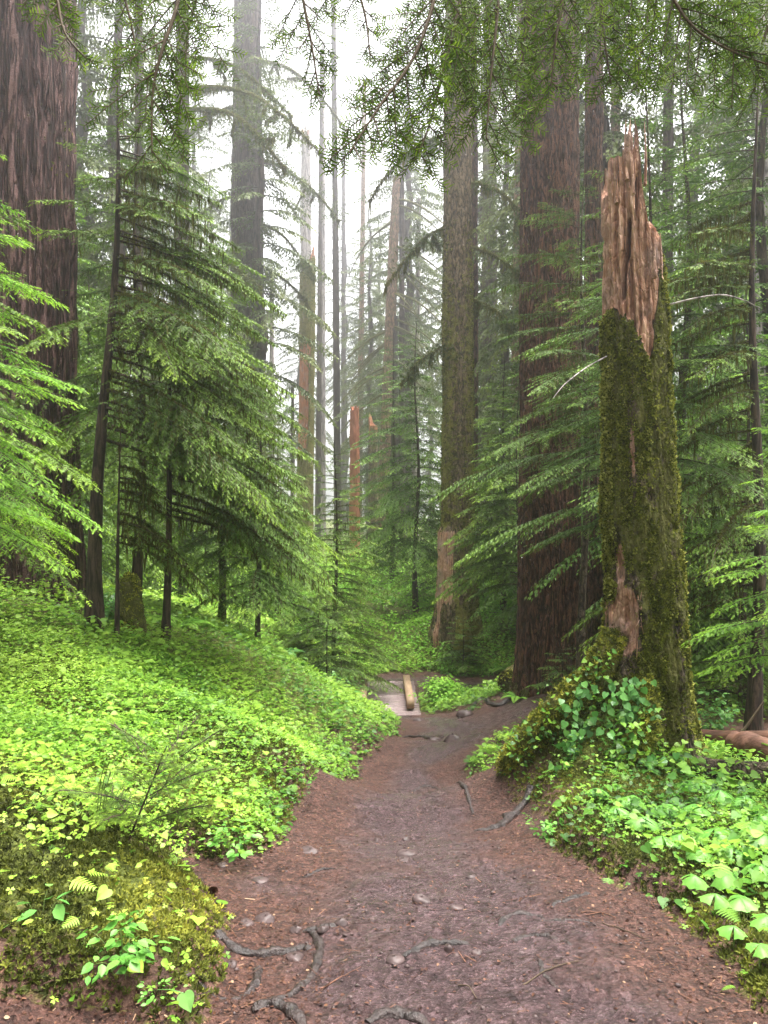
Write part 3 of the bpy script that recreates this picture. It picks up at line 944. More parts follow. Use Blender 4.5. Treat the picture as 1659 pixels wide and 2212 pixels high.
_zI = zt_of(900, 44, at(806, 44)[2])
tI2, _ = big_trunk('red_stub', 'broken stub with a splintered red tip against the leaning mossy tree', 806, 44, 22, _zI, 'bark_snag', 47, r1f=.85, amp=.03, fr=9, nseg=50, nring=100, cat='dead tree',
          moss=lambda th, z: .5 + 0 * z, wood=lambda th, z: sstep(_zI - 1.2, _zI - .8, z), top=lambda th: _zI - .5 + .75 * np.maximum(facing(th, 2.6), 0) ** 2)
# I: slim mossy tree leaning a little, with crooked limbs
locI = at(822, 46)
tI = thing('crooked_conifer', 'slim crooked mossy tree with bare drooping limbs in the misty middle distance', 'tree', locI)
TI = Trunk(21, .41, .24, 51, lean=(1.0, 0), amp=.02, fr=8, flare=(.2, .4, 4), bend=.07)
mb = MB(); TI.add(mb, 60, 160, moss=lambda th, z: .45 + 0 * z)
rngI = np.random.default_rng(51)
mm = MB()
for k in range(26):
    z = rngI.uniform(7, 20.5)
    a = rngI.choice([rngI.uniform(-1.0, .6), rngI.uniform(2.2, 4.0)], p=[.65, .35])
    L = rngI.uniform(1.6, 4.2)
    q = np.linspace(0, 1, 8)
    pts = np.stack([q * L, .25 * np.sin(q * 4 + k) * q, -.75 * L * q ** 1.6 + .1 * q], -1)
    ax, ay = TI.axis(z)
    pts = rotz(pts, a) + np.array([ax, ay, z])
    v, f = tube(pts, np.linspace(.08, .02, 8), 6, rough=.3, seed=k)
    mb.add(v, f, moss=.75)
    i = rngI.integers(0, 8, 60)
    pm = pts[i] + rngI.normal(0, .03, (60, 3))
    moss_tufts(mm, pm, nrmz(rngI.normal(0, 1, (60, 3))), rngI, .06, tint=(.2, 1))
    strands(mm, pts[rngI.integers(1, 8, 16)], rngI, .08, .5, w=.03, tint=(.1, .8))
mb.build('trunk', M['bark_tan'], tI)
mm.build('moss', M['moss_pale'], tI, smooth=False)

# slender trunks far back in the mist, each with its own place and lean
FAR = [(686, 56, 13, 34, .1, 'thin pale trunk just right of the mossy snag'), (698, 62, 12, 38, 0, 'thin trunk coloured lilac-grey for haze, second right of the mossy snag'),
       (730, 50, 17, 36, -.1, 'narrow dark trunk standing alone against the white gap'), (775, 64, 14, 36, .15, 'faint trunk between the red stub and the leaning tree'),
       (742, 76, 12, 38, 0, 'very faint trunk right of the narrow dark one'), (587, 44, 14, 15, 0, 'thin orange-brown trunk low beside the tall straight grey trunk'),
       (632, 43, 11, 9, 0, 'short dark trunk behind the left flank of the mossy snag'), (1108, 30, 22, 24, .1, 'misty grey trunk close left of the thick dark trunk'),
       (868, 46, 16, 22, 0, 'faint grey trunk deep in the gap under the drooping boughs'), (895, 52, 15, 22, .1, 'faintest trunk deep in the gap beside the mossy trunk'),
       (300, 24, 26, 18, 0, 'grey trunk showing through the left hemlock boughs'), (1330, 26, 30, 22, 0, 'grey trunk behind the top of the broken snag'),
       (1435, 21, 30, 18, .05, 'dark trunk rising right of the snag tip among the high boughs'), (1655, 17, 60, 15, 0, 'broad shadowed trunk at the right edge')]
for i, (u, d, w, h, ln, lab) in enumerate(FAR):
    big_trunk('distant_trunk', lab, u, d, w, h, ('bark_grey', 'bark_pale', 'bark_young', 'bark_tan')[i % 4], 60 + i, r1f=.6, lean=(ln * 3, 0), amp=.012, nseg=32, nring=60, group='slender trunks back in the mist')  # pale bark on some far trunks puts haze into the colour

# ------------------------------------------------------------------ the broken snag in front (right of the trail)
DS = 6.5
bO = np.array(at(1402, DS))
bO[2] = -.43
snag = thing('broken_snag', 'tall moss-covered broken snag with a jagged red heartwood top, right of the trail', 'dead tree', bO)
zO = lambda v: CZ - (np.asarray(v, float) - 1106) / F * DS - bO[2]
TOPX = [-1, -.9, -.72, -.5, -.3, -.16, -.05, .05, .14, .22, .28, .33, .42, .5, .62, .68, .8, 1]
TOPV = [420, 348, 340, 345, 300, 262, 330, 318, 345, 264, 395, 425, 432, 512, 505, 530, 506, 530]
def snag_top(th):
    j = (vnoise(np.cos(th) * 9, np.sin(th) * 9, 0, 3) - .5) * .14
    back = np.where(np.sin(th) > .2, .35, 0)
    return zO(np.interp(np.cos(th), TOPX, TOPV)) + j * .6 - back * vnoise(np.cos(th) * 5, 0, 7, 4)
def snag_wood(th, z):
    x = np.cos(th)
    edge = zO(np.interp(x, [-1, -.5, -.1, .12, .3, .42, .55, .7, 1], [690, 700, 745, 775, 770, 715, 645, 600, 560]))
    e2 = edge + (fbm(x * 6, np.sin(th) * 6, z * 3, 8, 3) - .5) * .3
    w = sstep(-.05, .05, z - e2)
    g = np.exp(-((x + .72) / .30) ** 2 - ((z - zO(1335)) / .28) ** 2) * (np.sin(th) < .3)
    g2 = np.exp(-((x + .84) / .14) ** 2 - ((z - zO(1225)) / .22) ** 2) * (np.sin(th) < .3)
    g3 = np.exp(-((x + .45) / .12) ** 2 - ((z - zO(980)) / .5) ** 2) * .62 * (np.sin(th) < .3)
    return np.clip(np.maximum(np.maximum(w, 1.25 * g), np.maximum(g2, g3)) , 0, 1)
def snag_extra(th, z, r):
    x = np.cos(th)
    w = snag_wood(th, z)
    front = np.sin(th) < .2
    fib = .6 * fbm(th * 7, z * .22, 2, 14, 2) + .4 * fbm(th * 26, z * .5, 2, 24, 2) - .5
    up = sstep(zO(770), zO(700), z)
    r = r - .022 * w + fib * .085 * w * (.4 + .6 * up)
    gaps = sstep(.56, .66, fbm(th * 5, z * .35, 5, 15, 3)) * up
    r = r - .05 * gaps
    for (cx, sx, va, vb) in ((-.40, .055, 490, 560), (-.60, .07, 560, 648), (.02, .05, 400, 470)):
        zc, zh = (zO(va) + zO(vb)) / 2, (zO(va) - zO(vb)) / 2
        cx2 = cx + .08 * np.sin((z - zc) * 5)
        r = r - .30 * np.exp(-((x - cx2) / (sx * 1.35)) ** 4) * np.exp(-((z - zc) / zh) ** 4) * front
    g = np.exp(-((x + .72) / .28) ** 2 - ((z - zO(1335)) / .25) ** 2) * front
    r = r - g * (.055 + .10 * (fbm(th * 8, z * 9, 1, 5, 3) - .5))
    r = np.maximum(r, .03)
    g2 = np.exp(-((x + .9) / .2) ** 2 - ((z - zO(1225)) / .16) ** 2) * front
    r = r - g2 * .05
    # bark plates and lumps
    r = r + (1 - w) * (fbm(th * 4, z * 5, 3, 18, 4) - .5) * .05
    # buttress to the left and a toe to the right
    r = r + .18 * np.exp(-np.maximum(z, -.2) / .5) * np.maximum(np.cos(th - math.radians(195)), 0) ** 3
    r = r + .10 * np.exp(-np.maximum(z, -.2) / .22) * np.maximum(np.cos(th - math.radians(-15)), 0) ** 2
    return r
TO = Trunk(zO(262), .335, .205, 71, lean=(-.16, .05), amp=.018, fr=9, stretch=.3, flare=(.12, .5, 4), extra=snag_extra, lump=.03)
mb = MB()
snag_moss = lambda th, z: np.clip(.68 + .12 * np.abs(np.cos(th)) - .35 * np.exp(-((np.cos(th) - .62) / .12) ** 2) * sstep(2.2, 1.2, z) - snag_wood(th, z), 0, 1)
TO.add(mb, 260, 420, snag_top, snag_moss, snag_wood, z0=-.5)
mb.build('trunk', M['bark_mossy'], snag)
rng = np.random.default_rng(71)
mm = MB()
keepO = lambda th, z: np.clip((snag_moss(th, z) - .05) * (.15 + 1.1 * sstep(.42, .6, fbm(np.cos(th) * 2.2, np.sin(th) * 2.2, z * 1.4, 5, 4))) + .5 * (np.abs(np.cos(th)) > .86), 0, 1) * (z < snag_top(th) - .05) * (1 - sstep(.3, .6, snag_wood(th, z)))
p, n, th, z = TO.points(60000, rng, -.2, 4.2, keepO, (-np.pi - .35, .35))
edge = sstep(.8, .98, np.abs(np.cos(th)))
moss_tufts(mm, p, n, rng, .034, tint=(0, .85), droop=.6)
e = edge > .35
moss_tufts(mm, p[e][::2], n[e][::2], rng, .045, tint=(.7, 1), droop=.5)  # lichen-pale fringe on both flanks, also painting in a backlit rim
mm.build('moss', M['moss_dark'], snag, smooth=False)
# splintered heartwood slivers at the top
for (u, v0, v1, w, dd) in ((1352, 330, 258, 9, -.10), (1392, 340, 262, 6, -.08), (1366, 360, 285, 6, -.14), (1345, 372, 312, 7, -.06), (1330, 380, 338, 7, -.12), (1412, 540, 490, 9, -.16), (1426, 545, 503, 8, -.1)):
    a, b = P(u + 2, v0 + 60, DS + dd - .02) - bO, P(u, v1, DS + dd + .02) - bO
    pts = resample([a, a + (b - a) * .5 + rng.normal(0, .006, 3), b], 8)
    vv, ff = tube(pts, np.linspace(w / F * DS * 1.1, .003, 8), 6, rough=.5, seed=int(u), fr=30, flat=.5)
    ms = MB(); ms.add(vv, ff, wood=1.0)
    ms.build('splinter', M['bark_mossy'], snag)
# fibres hanging in the lower wound
mf = MB()
for k in range(46):
    th_ = rng.uniform(math.radians(205), math.radians(250))
    z_ = float(rng.uniform(zO(1400), zO(1270)))
    a = TO.surf(np.array(th_), np.array(z_))
    d = np.array([math.cos(th_), math.sin(th_), 0]) * rng.uniform(.01, .05) + np.array([rng.normal(0, .02), 0, rng.normal(-.03, .05)])
    vv, ff = tube(np.array([a - d * .3, a + d * .6, a + d]), [.004, .003, .001], 3, cap=False)
    mf.add(vv, ff, wood=1.0)
mf.build('wood_fibre', M['bark_mossy'], snag)
# mossy roots
mr, mrm = MB(), MB()
for pts, rad in (([(1330, 1385, 6.42), (1285, 1460, 6.38), (1225, 1520, 6.36), (1160, 1585, 6.4), (1098, 1650, 6.5)], [.09, .11, .12, .11, .06]),
                 ([(1390, 1480, 6.2), (1392, 1560, 6.02), (1378, 1610, 5.95), (1330, 1660, 5.95), (1270, 1700, 5.9)], [.08, .085, .085, .08, .05]),
                 ([(1450, 1560, 6.3), (1480, 1625, 6.35), (1530, 1668, 6.5)], [.12, .09, .03])):
    w = resample([P(*q) - bO for q in pts], 26)
    r_ = np.interp(np.linspace(0, 1, 26), np.linspace(0, 1, len(rad)), rad)
    vv, ff = tube(w, r_ * (1 + .3 * (fbm(np.arange(26) * .5, pts[0][0], 0, 3, 2) - .5) * 2), 18, rough=.4, seed=int(pts[0][0]), fr=6)
    mr.add(vv, ff, moss=.85 if pts[0][0] < 1440 else .5)
    nn = 5200 if pts[0][0] < 1440 else 900
    i = rng.integers(0, 26, nn)
    dr = nrmz(rng.normal(0, 1, (nn, 3)) + np.array([0, -.4, .5]))
    moss_tufts(mrm, w[i] + dr * r_[i][:, None] * 1.0 + rng.normal(0, .02, (nn, 3)), dr, rng, .038, t=T_TUFT, tint=(.2, .95), droop=.3)
mr.build('root', M['bark_mossy'], snag)
mrm.build('root_moss', M['moss'], snag, smooth=False)

# heart-leaved plants climbing the mossy roots
def heart_clump(label, spots, seed):
    r = np.random.default_rng(seed)
    c = P(*spots[0][:3])
    t = thing('heart_leaf_plant', label, 'plant', c)
    lf, st = MB(), MB()
    for (u, v, d, sp, n) in spots:
        n = int(n * 1.7)
        o = P(u, v, d) - c
        p = o + np.stack([r.normal(0, sp / F * d, n), r.normal(-.02, .03, n), r.normal(0, sp / F * d, n)], -1)
        nrm_ = np.stack([r.normal(-.1, .35, n), r.normal(-.9, .25, n), r.normal(.75, .3, n)], -1)
        dd = np.stack([r.normal(0, .7, n), r.normal(-.3, .3, n), r.normal(-.8, .3, n)], -1)
        scatter(lf, *T_HEART, p, dd, nrm_, r.uniform(.034, .062, n), tint=r.uniform(.1, .8, n))
        for q in p:
            vv, ff = tube(np.array([q, q + [r.normal(0, .02), .05, -.03], q + [0, .12, -.09]]), .0022, 3, cap=False)
            st.add(vv, ff)
    lf.build('leaves', M['leaf_green'], t, smooth=False)
    if len(spots) > 2:
        st.build('stem', M['stem'], t)
heart_clump('upper patch of round heart-shaped leaves low on the snag face', [(1365, 1490, 6.0, 22, 20), (1385, 1530, 6.0, 14, 12), (1330, 1500, 6.02, 22, 10), (1345, 1540, 6.0, 18, 9)], 1)
heart_clump('trailing patch of heart-shaped leaves down the mossy root left of the snag', [(1255, 1500, 6.12, 14, 8), (1240, 1530, 6.1, 12, 7), (1250, 1575, 6.05, 16, 12), (1232, 1610, 6.0, 16, 12), (1225, 1650, 5.95, 20, 12), (1310, 1580, 5.9, 8, 2)], 2)
heart_clump('pair of small heart leaves between the snag foot and its right root', [(1405, 1640, 5.8, 16, 6), (1475, 1650, 5.9, 10, 3)], 3)

# ------------------------------------------------------------------ hemlocks with parts
def pt_h(vtop, d, base):
    return CZ - (vtop - 1106) / F * d - base
lB = at(205, 9)
hemlock('young_hemlock', 'dark slim trunk with long mossy boughs sweeping down to the right over the green bank', lB, M['needle_dark'], seed=3,
        h=6.3, L=2.6, z0=2.15, nb=28, lod=2, r0=.085, up=-.24, droop=.36, tl=.062, spb=.05, spt=.027, wide=.46, start=.2, sag=.22, az=(-.1, .85), moss=.9, lean=(.28, 0), profile=.55, limb=.019, z1=5.6, lvar=(.65, 1.05))
lB2 = at(205, 9)
hemlock('young_hemlock', 'leafy hemlock filling the space behind the dark slim trunk', at(300, 11.5), M['needle_dark'], seed=5,
        h=7.6, L=2.6, z0=1.7, nb=46, lod=1, r0=.07, up=-.1, droop=.4, tl=.075, spb=.07, spt=.038, wide=.45, sag=.2, moss=.15, profile=.6)
hemlock('young_hemlock', 'shorter mossy-stemmed hemlock with drooping boughs right of the dark slim trunk', at(352, 9.4), M['needle_blue'], seed=7,
        h=4.1, L=2.0, z0=1.45, nb=20, lod=2, r0=.05, up=-.2, droop=.4, tl=.06, spb=.052, spt=.028, wide=.44, start=.25, sag=.22, az=(-.15, 1.0), moss=1.0, lean=(.12, .1), profile=.45, limb=.015)
hemlock('young_hemlock', 'thin mossy sapling stem nearest the dark slim trunk, nearly bare below', at(252, 8.7), M['needle_dark'], seed=9,
        h=2.3, L=1.0, z0=1.0, nb=9, lod=2, r0=.026, up=-.1, droop=.6, tl=.07, spb=.08, spt=.045, moss=1.2, lean=(.06, 0), az=(0, 1.2))
hemlock('young_hemlock', 'hemlock with dense low boughs reaching the bridge side of the left bank', at(560, 12.5), M['needle_blue'], seed=11,
        h=3.9, L=1.35, z0=.8, nb=30, lod=1, r0=.05, up=.02, droop=.5, tl=.09, spb=.075, spt=.045, moss=.25, profile=.7)
hemlock('young_hemlock', 'tall hemlock top with fresh green boughs in front of the straight grey trunk', at(475, 13.5), M['needle_dark'], seed=13,
        h=6.6, L=1.75, z0=1.2, nb=44, lod=1, r0=.06, up=.0, droop=.4, tl=.078, spb=.07, spt=.038, sag=.22, moss=.1, profile=.75)
hemlock('young_hemlock', 'conical young hemlock in the middle of the view, left of the bridge', at(724, 16.5), M['needle_dark'], seed=17,
        h=5.0, L=1.75, z0=.25, nb=64, lod=1, r0=.055, up=.08, droop=.42, tl=.08, spb=.07, spt=.04, sag=.25, moss=.12, profile=.8)
hemlock('hemlock_sapling', 'small layered sapling in front of the conical young hemlock', at(705, 13.2), M['needle_blue'], seed=19,
        h=1.45, L=.62, z0=.2, nb=20, lod=2, r0=.016, up=.15, droop=.35, tl=.07, spb=.05, spt=.035, profile=.7, limb=.005)
hemlock('young_hemlock', 'mossy pole of a hemlock whose boughs spread left in front of the thick dark trunk', at(1262, 11.4), M['needle_blue'], seed=23,
        h=7.5, L=2.1, z0=3.5, nb=24, lod=2, r0=.062, up=.06, droop=.36, tl=.062, spb=.055, spt=.03, wide=.48, sag=.22, moss=.35, az=(math.pi, 1.9), profile=.6, bark=M['bark_mossy'], limb=.012, lvar=(.55, 1.05))
hemlock('young_hemlock', 'low hemlock boughs reaching across left of the thick dark trunk', at(1120, 17.0), M['needle_dark'], seed=25,
        h=6.2, L=1.8, z0=1.9, nb=26, lod=1, r0=.05, up=.12, droop=.5, tl=.09, spb=.075, spt=.045, az=(math.pi, 1.3), profile=.55, moss=.15)
hemlock('young_hemlock', 'pale green hemlock rising directly behind the broken snag, its tip above the jagged top', at(1398, 9.2), M['needle_blue'], seed=27,
        h=7.3, L=1.9, z0=2.2, nb=44, lod=2, r0=.06, up=.12, droop=.38, tl=.062, spb=.055, spt=.032, sag=.22, profile=.75, limb=.009)
hemlock('young_hemlock', 'light green hemlock with a thin straight leader right of the snag', at(1612, 10.5), M['needle_bright'], seed=29,
        h=5.4, L=1.7, z0=1.9, nb=34, lod=2, r0=.05, up=.1, droop=.38, tl=.062, spb=.06, spt=.034, sag=.22, profile=.7)
hemlock('young_hemlock', 'hemlock with dead mossy hanging limbs in the shade right of the snag', at(1632, 8.4), M['needle_dark'], seed=31,
        h=7.2, L=1.8, z0=1.5, nb=32, lod=2, r0=.075, up=-.05, droop=.45, tl=.06, spb=.065, spt=.036, sag=.22, moss=1.0, profile=.5, limb=.014, az=(math.pi * .85, 1.3))
hemlock('young_hemlock', 'bright fresh hemlock whose sprays enter from the right edge above the green bank', at(1800, 5.6), M['needle_bright'], seed=33,
        h=2.9, L=.95, z0=.75, nb=15, lod=2, r0=.04, up=.18, droop=.4, tl=.06, spb=.05, spt=.032, profile=.55, limb=.007, az=(math.pi, 1.4))
hemlock('young_hemlock', 'leafy low hemlock filling the shade low at the right edge', at(1600, 10.2), M['needle_dark'], seed=35,
        h=2.0, L=1.1, z0=.15, nb=26, lod=1, r0=.03, up=.1, droop=.38, tl=.085, spb=.07, spt=.045, profile=.6)
hemlock('young_hemlock', 'bright fresh hemlock whose sprays enter from the left edge above the green bank', (-3.35, 5.6, Hs(-3.35, 5.6)), M['needle_bright'], seed=37,
        h=4.8, L=1.32, z0=1.15, nb=26, lod=2, r0=.05, up=.0, droop=.36, tl=.055, spb=.046, spt=.026, sag=.2, profile=.5, limb=.009, az=(.0, 1.3), wide=.42)
hemlock('young_hemlock', 'darker hemlock half hidden behind the bright sprays at the left edge', (-4.3, 7.4, Hs(-4.3, 7.4)), M['needle_dark'], seed=39,
        h=5.2, L=1.7, z0=1.2, nb=28, lod=1, r0=.06, up=.05, droop=.5, tl=.085, spb=.07, spt=.045, profile=.5)
hemlock('young_hemlock', 'drooping grey-green hemlock between the leaning mossy tree and the mossy trunk', at(900, 23.5), M['needle_blue'], seed=41,
        h=8.5, L=2.3, z0=1.6, nb=46, lod=0, r0=.08, up=.1, droop=.65, tl=.10, spb=.085, spt=.05, profile=.6, moss=.1)
hemlock('young_hemlock', 'green hemlock in the gap between the mossy trunk and the thick dark trunk', at(1090, 21.5), M['needle_dark'], seed=43,
        h=7.0, L=1.9, z0=.8, nb=44, lod=0, r0=.07, up=.1, droop=.55, tl=.10, spb=.085, spt=.05, profile=.6)
hemlock('hemlock_sapling', 'tiny sapling at the foot of the mossy trunk', at(1000, 18.9), M['needle_blue'], seed=45,
        h=1.3, L=.7, z0=.15, nb=16, lod=1, r0=.014, up=.15, droop=.35, tl=.09, spb=.06, spt=.045, limb=.005)
hemlock('hemlock_sapling', 'tiny sapling beside the sawn log at the foot of the thick dark trunk', at(1215, 12.6), M['needle_blue'], seed=47,
        h=.75, L=.55, z0=.1, nb=12, lod=2, r0=.012, up=.15, droop=.3, tl=.07, spb=.05, spt=.035, limb=.004)
hemlock('hemlock_sapling', 'thin-twigged sapling with sparse needles on the near mossy mound', P(262, 1800, 3.5) - [0, 0, .12], M['needle_dark'], seed=49,
        h=.5, L=.26, z0=.12, nb=9, lod=2, r0=.004, up=.6, droop=.25, lean=(.2, 0), tl=.045, spb=.03, spt=.016, limb=.0025, profile=.4)


MID = []
for sd, h, L in ((111, 9, 2.4), (112, 6.5, 2.0), (113, 12, 2.7), (114, 5, 1.9)):
    c, w, m = hemlock_mesh(h=h, L=L, z0=.5, nb=int(h * 6), lod=0, seed=sd, r0=.012 * h, up=.12, droop=.55, tl=.095, spb=.085, spt=.048, wide=.45, profile=.62, limb=.012)
    cm, wm = c.mesh('hemlock_crown', False), w.mesh('hemlock_trunk')
    cm.materials.append(M['needle_blue' if sd % 2 else 'needle_dark'])
    wm.materials.append(M['bark_young'])
    MID.append((cm, wm))
MIDS = [(1480, 13.5, 0), (1555, 15, 1), (1655, 13, 2), (1720, 18, 1), (1340, 17, 0), (1240, 19, 2), (1140, 24, 0), 
        (60, 15.5, 0), (-40, 13, 2), (190, 18, 1), (280, 21, 0), (390, 19, 3), (450, 25, 2), (130, 24, 2), (600, 22, 3), (560, 28, 0),
        (850, 31, 0), (960, 26, 3), (1190, 32, 2), (1300, 34, 0), (1640, 30, 0), (350, 34, 2), (220, 36, 0)]
rb = np.random.default_rng(19)
for i, (u, d, k) in enumerate(MIDS):
    x, y, z = at(u, d)
    side = 'right of the broken snag' if u > 1400 else ('behind the thick dark trunk' if u > 1100 else ('behind the left boughs' if u < 640 else 'in the misty middle gap'))
    near = 'dense green' if d < 20 else 'soft grey-green'
    t = thing('hemlock', f'{near} understorey hemlock standing {side}', 'tree', (x, y, z - .1), f'{near} hemlocks {side}', rz=rb.uniform(0, 6.28), scale=rb.uniform(.8, 1.15))
    link('trunk', MID[k][1], t)
    link('crown', MID[k][0], t)

# tall background conifers: a few crowns shared by many trees
def far_variant(seed, h, L, z0, nb, r0, twl):
    c, w, m = hemlock_mesh(h=h, L=L, z0=z0, nb=nb, lod=0, seed=seed, r0=r0, up=.05, droop=.7, tl=twl, spb=twl * .75, spt=twl * .45, wide=.42, profile=.5, limb=.04, moss=0)
    cm, wm = c.mesh('conifer_crown', False), w.mesh('conifer_trunk')
    cm.materials.append(M['needle_far'])
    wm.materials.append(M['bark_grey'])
    return cm, wm
VAR = [far_variant(101, 26, 3.4, 4.5, 58, .30, .17), far_variant(102, 32, 4.0, 8, 62, .40, .19), far_variant(103, 22, 3.0, 3, 60, .24, .16), far_variant(104, 30, 3.6, 12, 54, .36, .18)]
BACK = [(650, 72, 1), (745, 78, 3), (800, 68, 0), (885, 64, 1), (965, 60, 3), (455, 46, 0), (420, 58, 1), (500, 66, 3), (560, 34, 0), (330, 33, 2), (250, 27, 0), (180, 34, 1), (90, 26, 2), (20, 32, 3), (-60, 28, 0),
        (800, 55, 2), (880, 50, 1), (1045, 40, 1), (1090, 34, 2),
        (1130, 45, 3), (1160, 30, 0), (1215, 24, 1), (1250, 36, 2), (1300, 22, 3), (1500, 32, 3), (1575, 27, 0), (1650, 24, 1), (1700, 20, 0), (1740, 27, 2), (1800, 22, 1),
        (820, 78, 1), (1060, 70, 0), (1200, 62, 3), (1420, 48, 1), (1520, 55, 0), (380, 62, 1), (240, 55, 3), (100, 60, 0), (1620, 45, 2), (930, 72, 2)]
rb = np.random.default_rng(9)
for i, (u, d, k) in enumerate(BACK):
    x, y, z = at(u, d)
    side = 'right of the snag' if u > 1300 else ('left behind the boughs' if u < 600 else 'in the central misty gap')
    near = 'close-standing' if d < 25 else ('mid-distance' if d < 45 else 'faint far')
    t = thing('misty_conifer', f'{near} drooping conifer standing in the mist {side}', 'tree', (x, y, z - .1), f'{near} conifers in the mist {side}', rz=rb.uniform(0, 6.28), scale=rb.uniform(.85, 1.15))
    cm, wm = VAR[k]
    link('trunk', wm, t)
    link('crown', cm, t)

rb = np.random.default_rng(29)
for i in range(22):  # unseen ring of trees, added to block light from low angles
    a = math.radians(118 + 304 * i / 21 if i % 2 else 112 + 316 * i / 21) 
    R_ = rb.uniform(9, 22)
    x, y = R_ * math.cos(a), 6 + R_ * math.sin(a)
    if (abs(x) < 4.5 and y < -2) or (x > 0 and -6 < y < 12) or (y > 3 and abs(x) < .58 * y + 3.5):
        continue
    t = thing('misty_conifer', 'unseen conifer added outside the view to block low light', 'tree', (x, y, Hs(x, y) - .1), 'unseen conifers added to block low light', rz=rb.uniform(0, 6.28), scale=rb.uniform(.85, 1.1))
    link('trunk', VAR[i % 3][1], t)
    link('crown', VAR[i % 3][0], t)

# ------------------------------------------------------------------ footbridge, logs, stump
br = thing('footbridge', 'small plank footbridge with low timber kerbs where the trail bends', 'bridge', (.05, 14.72, -2.165))
mb = MB()
ang = math.radians(.5)
Rz = np.array([[math.cos(ang), -math.sin(ang), 0], [math.sin(ang), math.cos(ang), 0], [0, 0, 1]])
rg = np.random.default_rng(4)
for k in range(21):
    c = Rz @ np.array([0, .07 + k * .138, .03 + rg.normal(0, .003)])
    v, f = box(c, (1.25 + rg.normal(0, .015), .125, .05), Rz)
    mb.add(v, f)
mb.build('deck', M['deck'], br, smooth=False)
for sx in (-.45, .45):
    mb = MB()
    v, f = box(Rz @ np.array([sx, 1.42, .185]), (.14, 2.3, .16), Rz)
    mb.add(v, f)
    for yy in (.5, 1.42, 2.35):
        v, f = box(Rz @ np.array([sx, yy, .082]), (.13, .18, .05), Rz)
        mb.add(v, f)
    mb.build('kerb_rail', M['rail'], br, smooth=False)
for sx in (-.4, .4):
    mb = MB()
    v, f = box(Rz @ np.array([sx, 1.5, -.115]), (.18, 3.0, .22), Rz)
    mb.add(v, f)
    mb.build('stringer', M['rail'], br, smooth=False)

def log(name, label, pts, rad, mat, moss=0, cat='log', ns=28, rough=.12, tufts=0, seed=1):
    w = resample([np.array(q, float) for q in pts], 40)
    c = w.mean(0)
    t = thing(name, label, cat, c)
    r_ = np.interp(np.linspace(0, 1, 40), np.linspace(0, 1, len(rad)), rad)
    v, f = tube(w - c, r_, ns, rough=rough, seed=seed, fr=9)
    mb = MB(); mb.add(v, f, moss=moss)
    mb.build('trunk', mat, t)
    if tufts:
        r = np.random.default_rng(seed)
        i = r.integers(0, 40, tufts)
        dr = nrmz(r.normal(0, 1, (tufts, 3)) + np.array([0, -.2, .9]))
        mm = MB()
        moss_tufts(mm, (w - c)[i] + dr * r_[i][:, None] * .98, dr, r, .04, tint=(.3, 1))
        mm.build('moss', M['moss'], t, smooth=False)
    return t
def GP(u, d, dz=0.0):
    return np.array([U(u, d), d, Hs(U(u, d), d) + dz])
log('sawn_log', 'short sawn log with a mossy top left of the thick dark trunk foot', [GP(1102, 14.2, .17), GP(1130, 14.7, .17), GP(1165, 15.2, .17), GP(1215, 15.7, .17)], [.24, .24, .24, .23], M['bark_mossy'], .6, tufts=1500, seed=3)
log('fallen_log', 'smooth reddish fallen log lying in the shade at the right edge', [GP(1490, 8.2, .10), GP(1640, 7.9, .13), GP(1800, 7.7, .16)], [.06, .07, .075], M['redwood'], seed=4)
log('fallen_log', 'broken dark slab of rotten wood slanting up at the right edge below the reddish log', [GP(1588, 6.6, .13), GP(1640, 6.3, .1), GP(1740, 6.1, .05)], [.09, .12, .12], M['redwood'], rough=.3, ns=14, seed=5)
log('fallen_log', 'dark mossy log lying behind the broad leaves at the right edge', [GP(1500, 5.9, .06), GP(1580, 5.75, .07), GP(1760, 5.5, .07)], [.09, .10, .11], M['bark_mossy'], .35, seed=6)
log('mossy_stump', 'small rotten mossy stump beside the thin sapling stems on the left', [GP(283, 9.3, -.1), GP(281, 9.3, .3), GP(279, 9.35, .62)], [.19, .15, .12], M['bark_mossy'], .75, cat='stump', rough=.3, tufts=1600, seed=7)
log('fallen_branch', 'thin leaning dead stick low at the right edge', [GP(1560, 6.9, 0), GP(1600, 6.9, .2), GP(1650, 6.9, .5)], [.014, .012, .008], M['twig'], cat='stick', ns=6, seed=8)
log('fallen_branch', 'thin mossy fallen stick slanting down the near mound at the lower left', [P(-10, 1985, 2.9), P(60, 2060, 2.75), P(105, 2120, 2.62)], [.006, .006, .004], M['twig'], cat='stick', ns=6, seed=9)
for pts, rad, lab in (([(1440, 660, 6.5), (1500, 645, 6.4), (1560, 637, 6.3), (1610, 650, 6.25), (1650, 672, 6.2)], [.009, .008, .006, .005, .002], 'pale lichen-covered dead branch sticking out right'),
                      ([(1310, 770, 6.45), (1265, 795, 6.2), (1220, 830, 6.0), (1195, 860, 5.9)], [.006, .005, .004, .002], 'thin pale dead branch sticking out left')):
    w = resample([P(*q) - bO for q in pts], 14)
    v, f = tube(w, np.interp(np.linspace(0, 1, 14), np.linspace(0, 1, len(rad)), rad), 6, rough=.3)
    mb = MB(); mb.add(v, f)
    tag(mb.build('branch', M['bark_pale'], snag), lab)

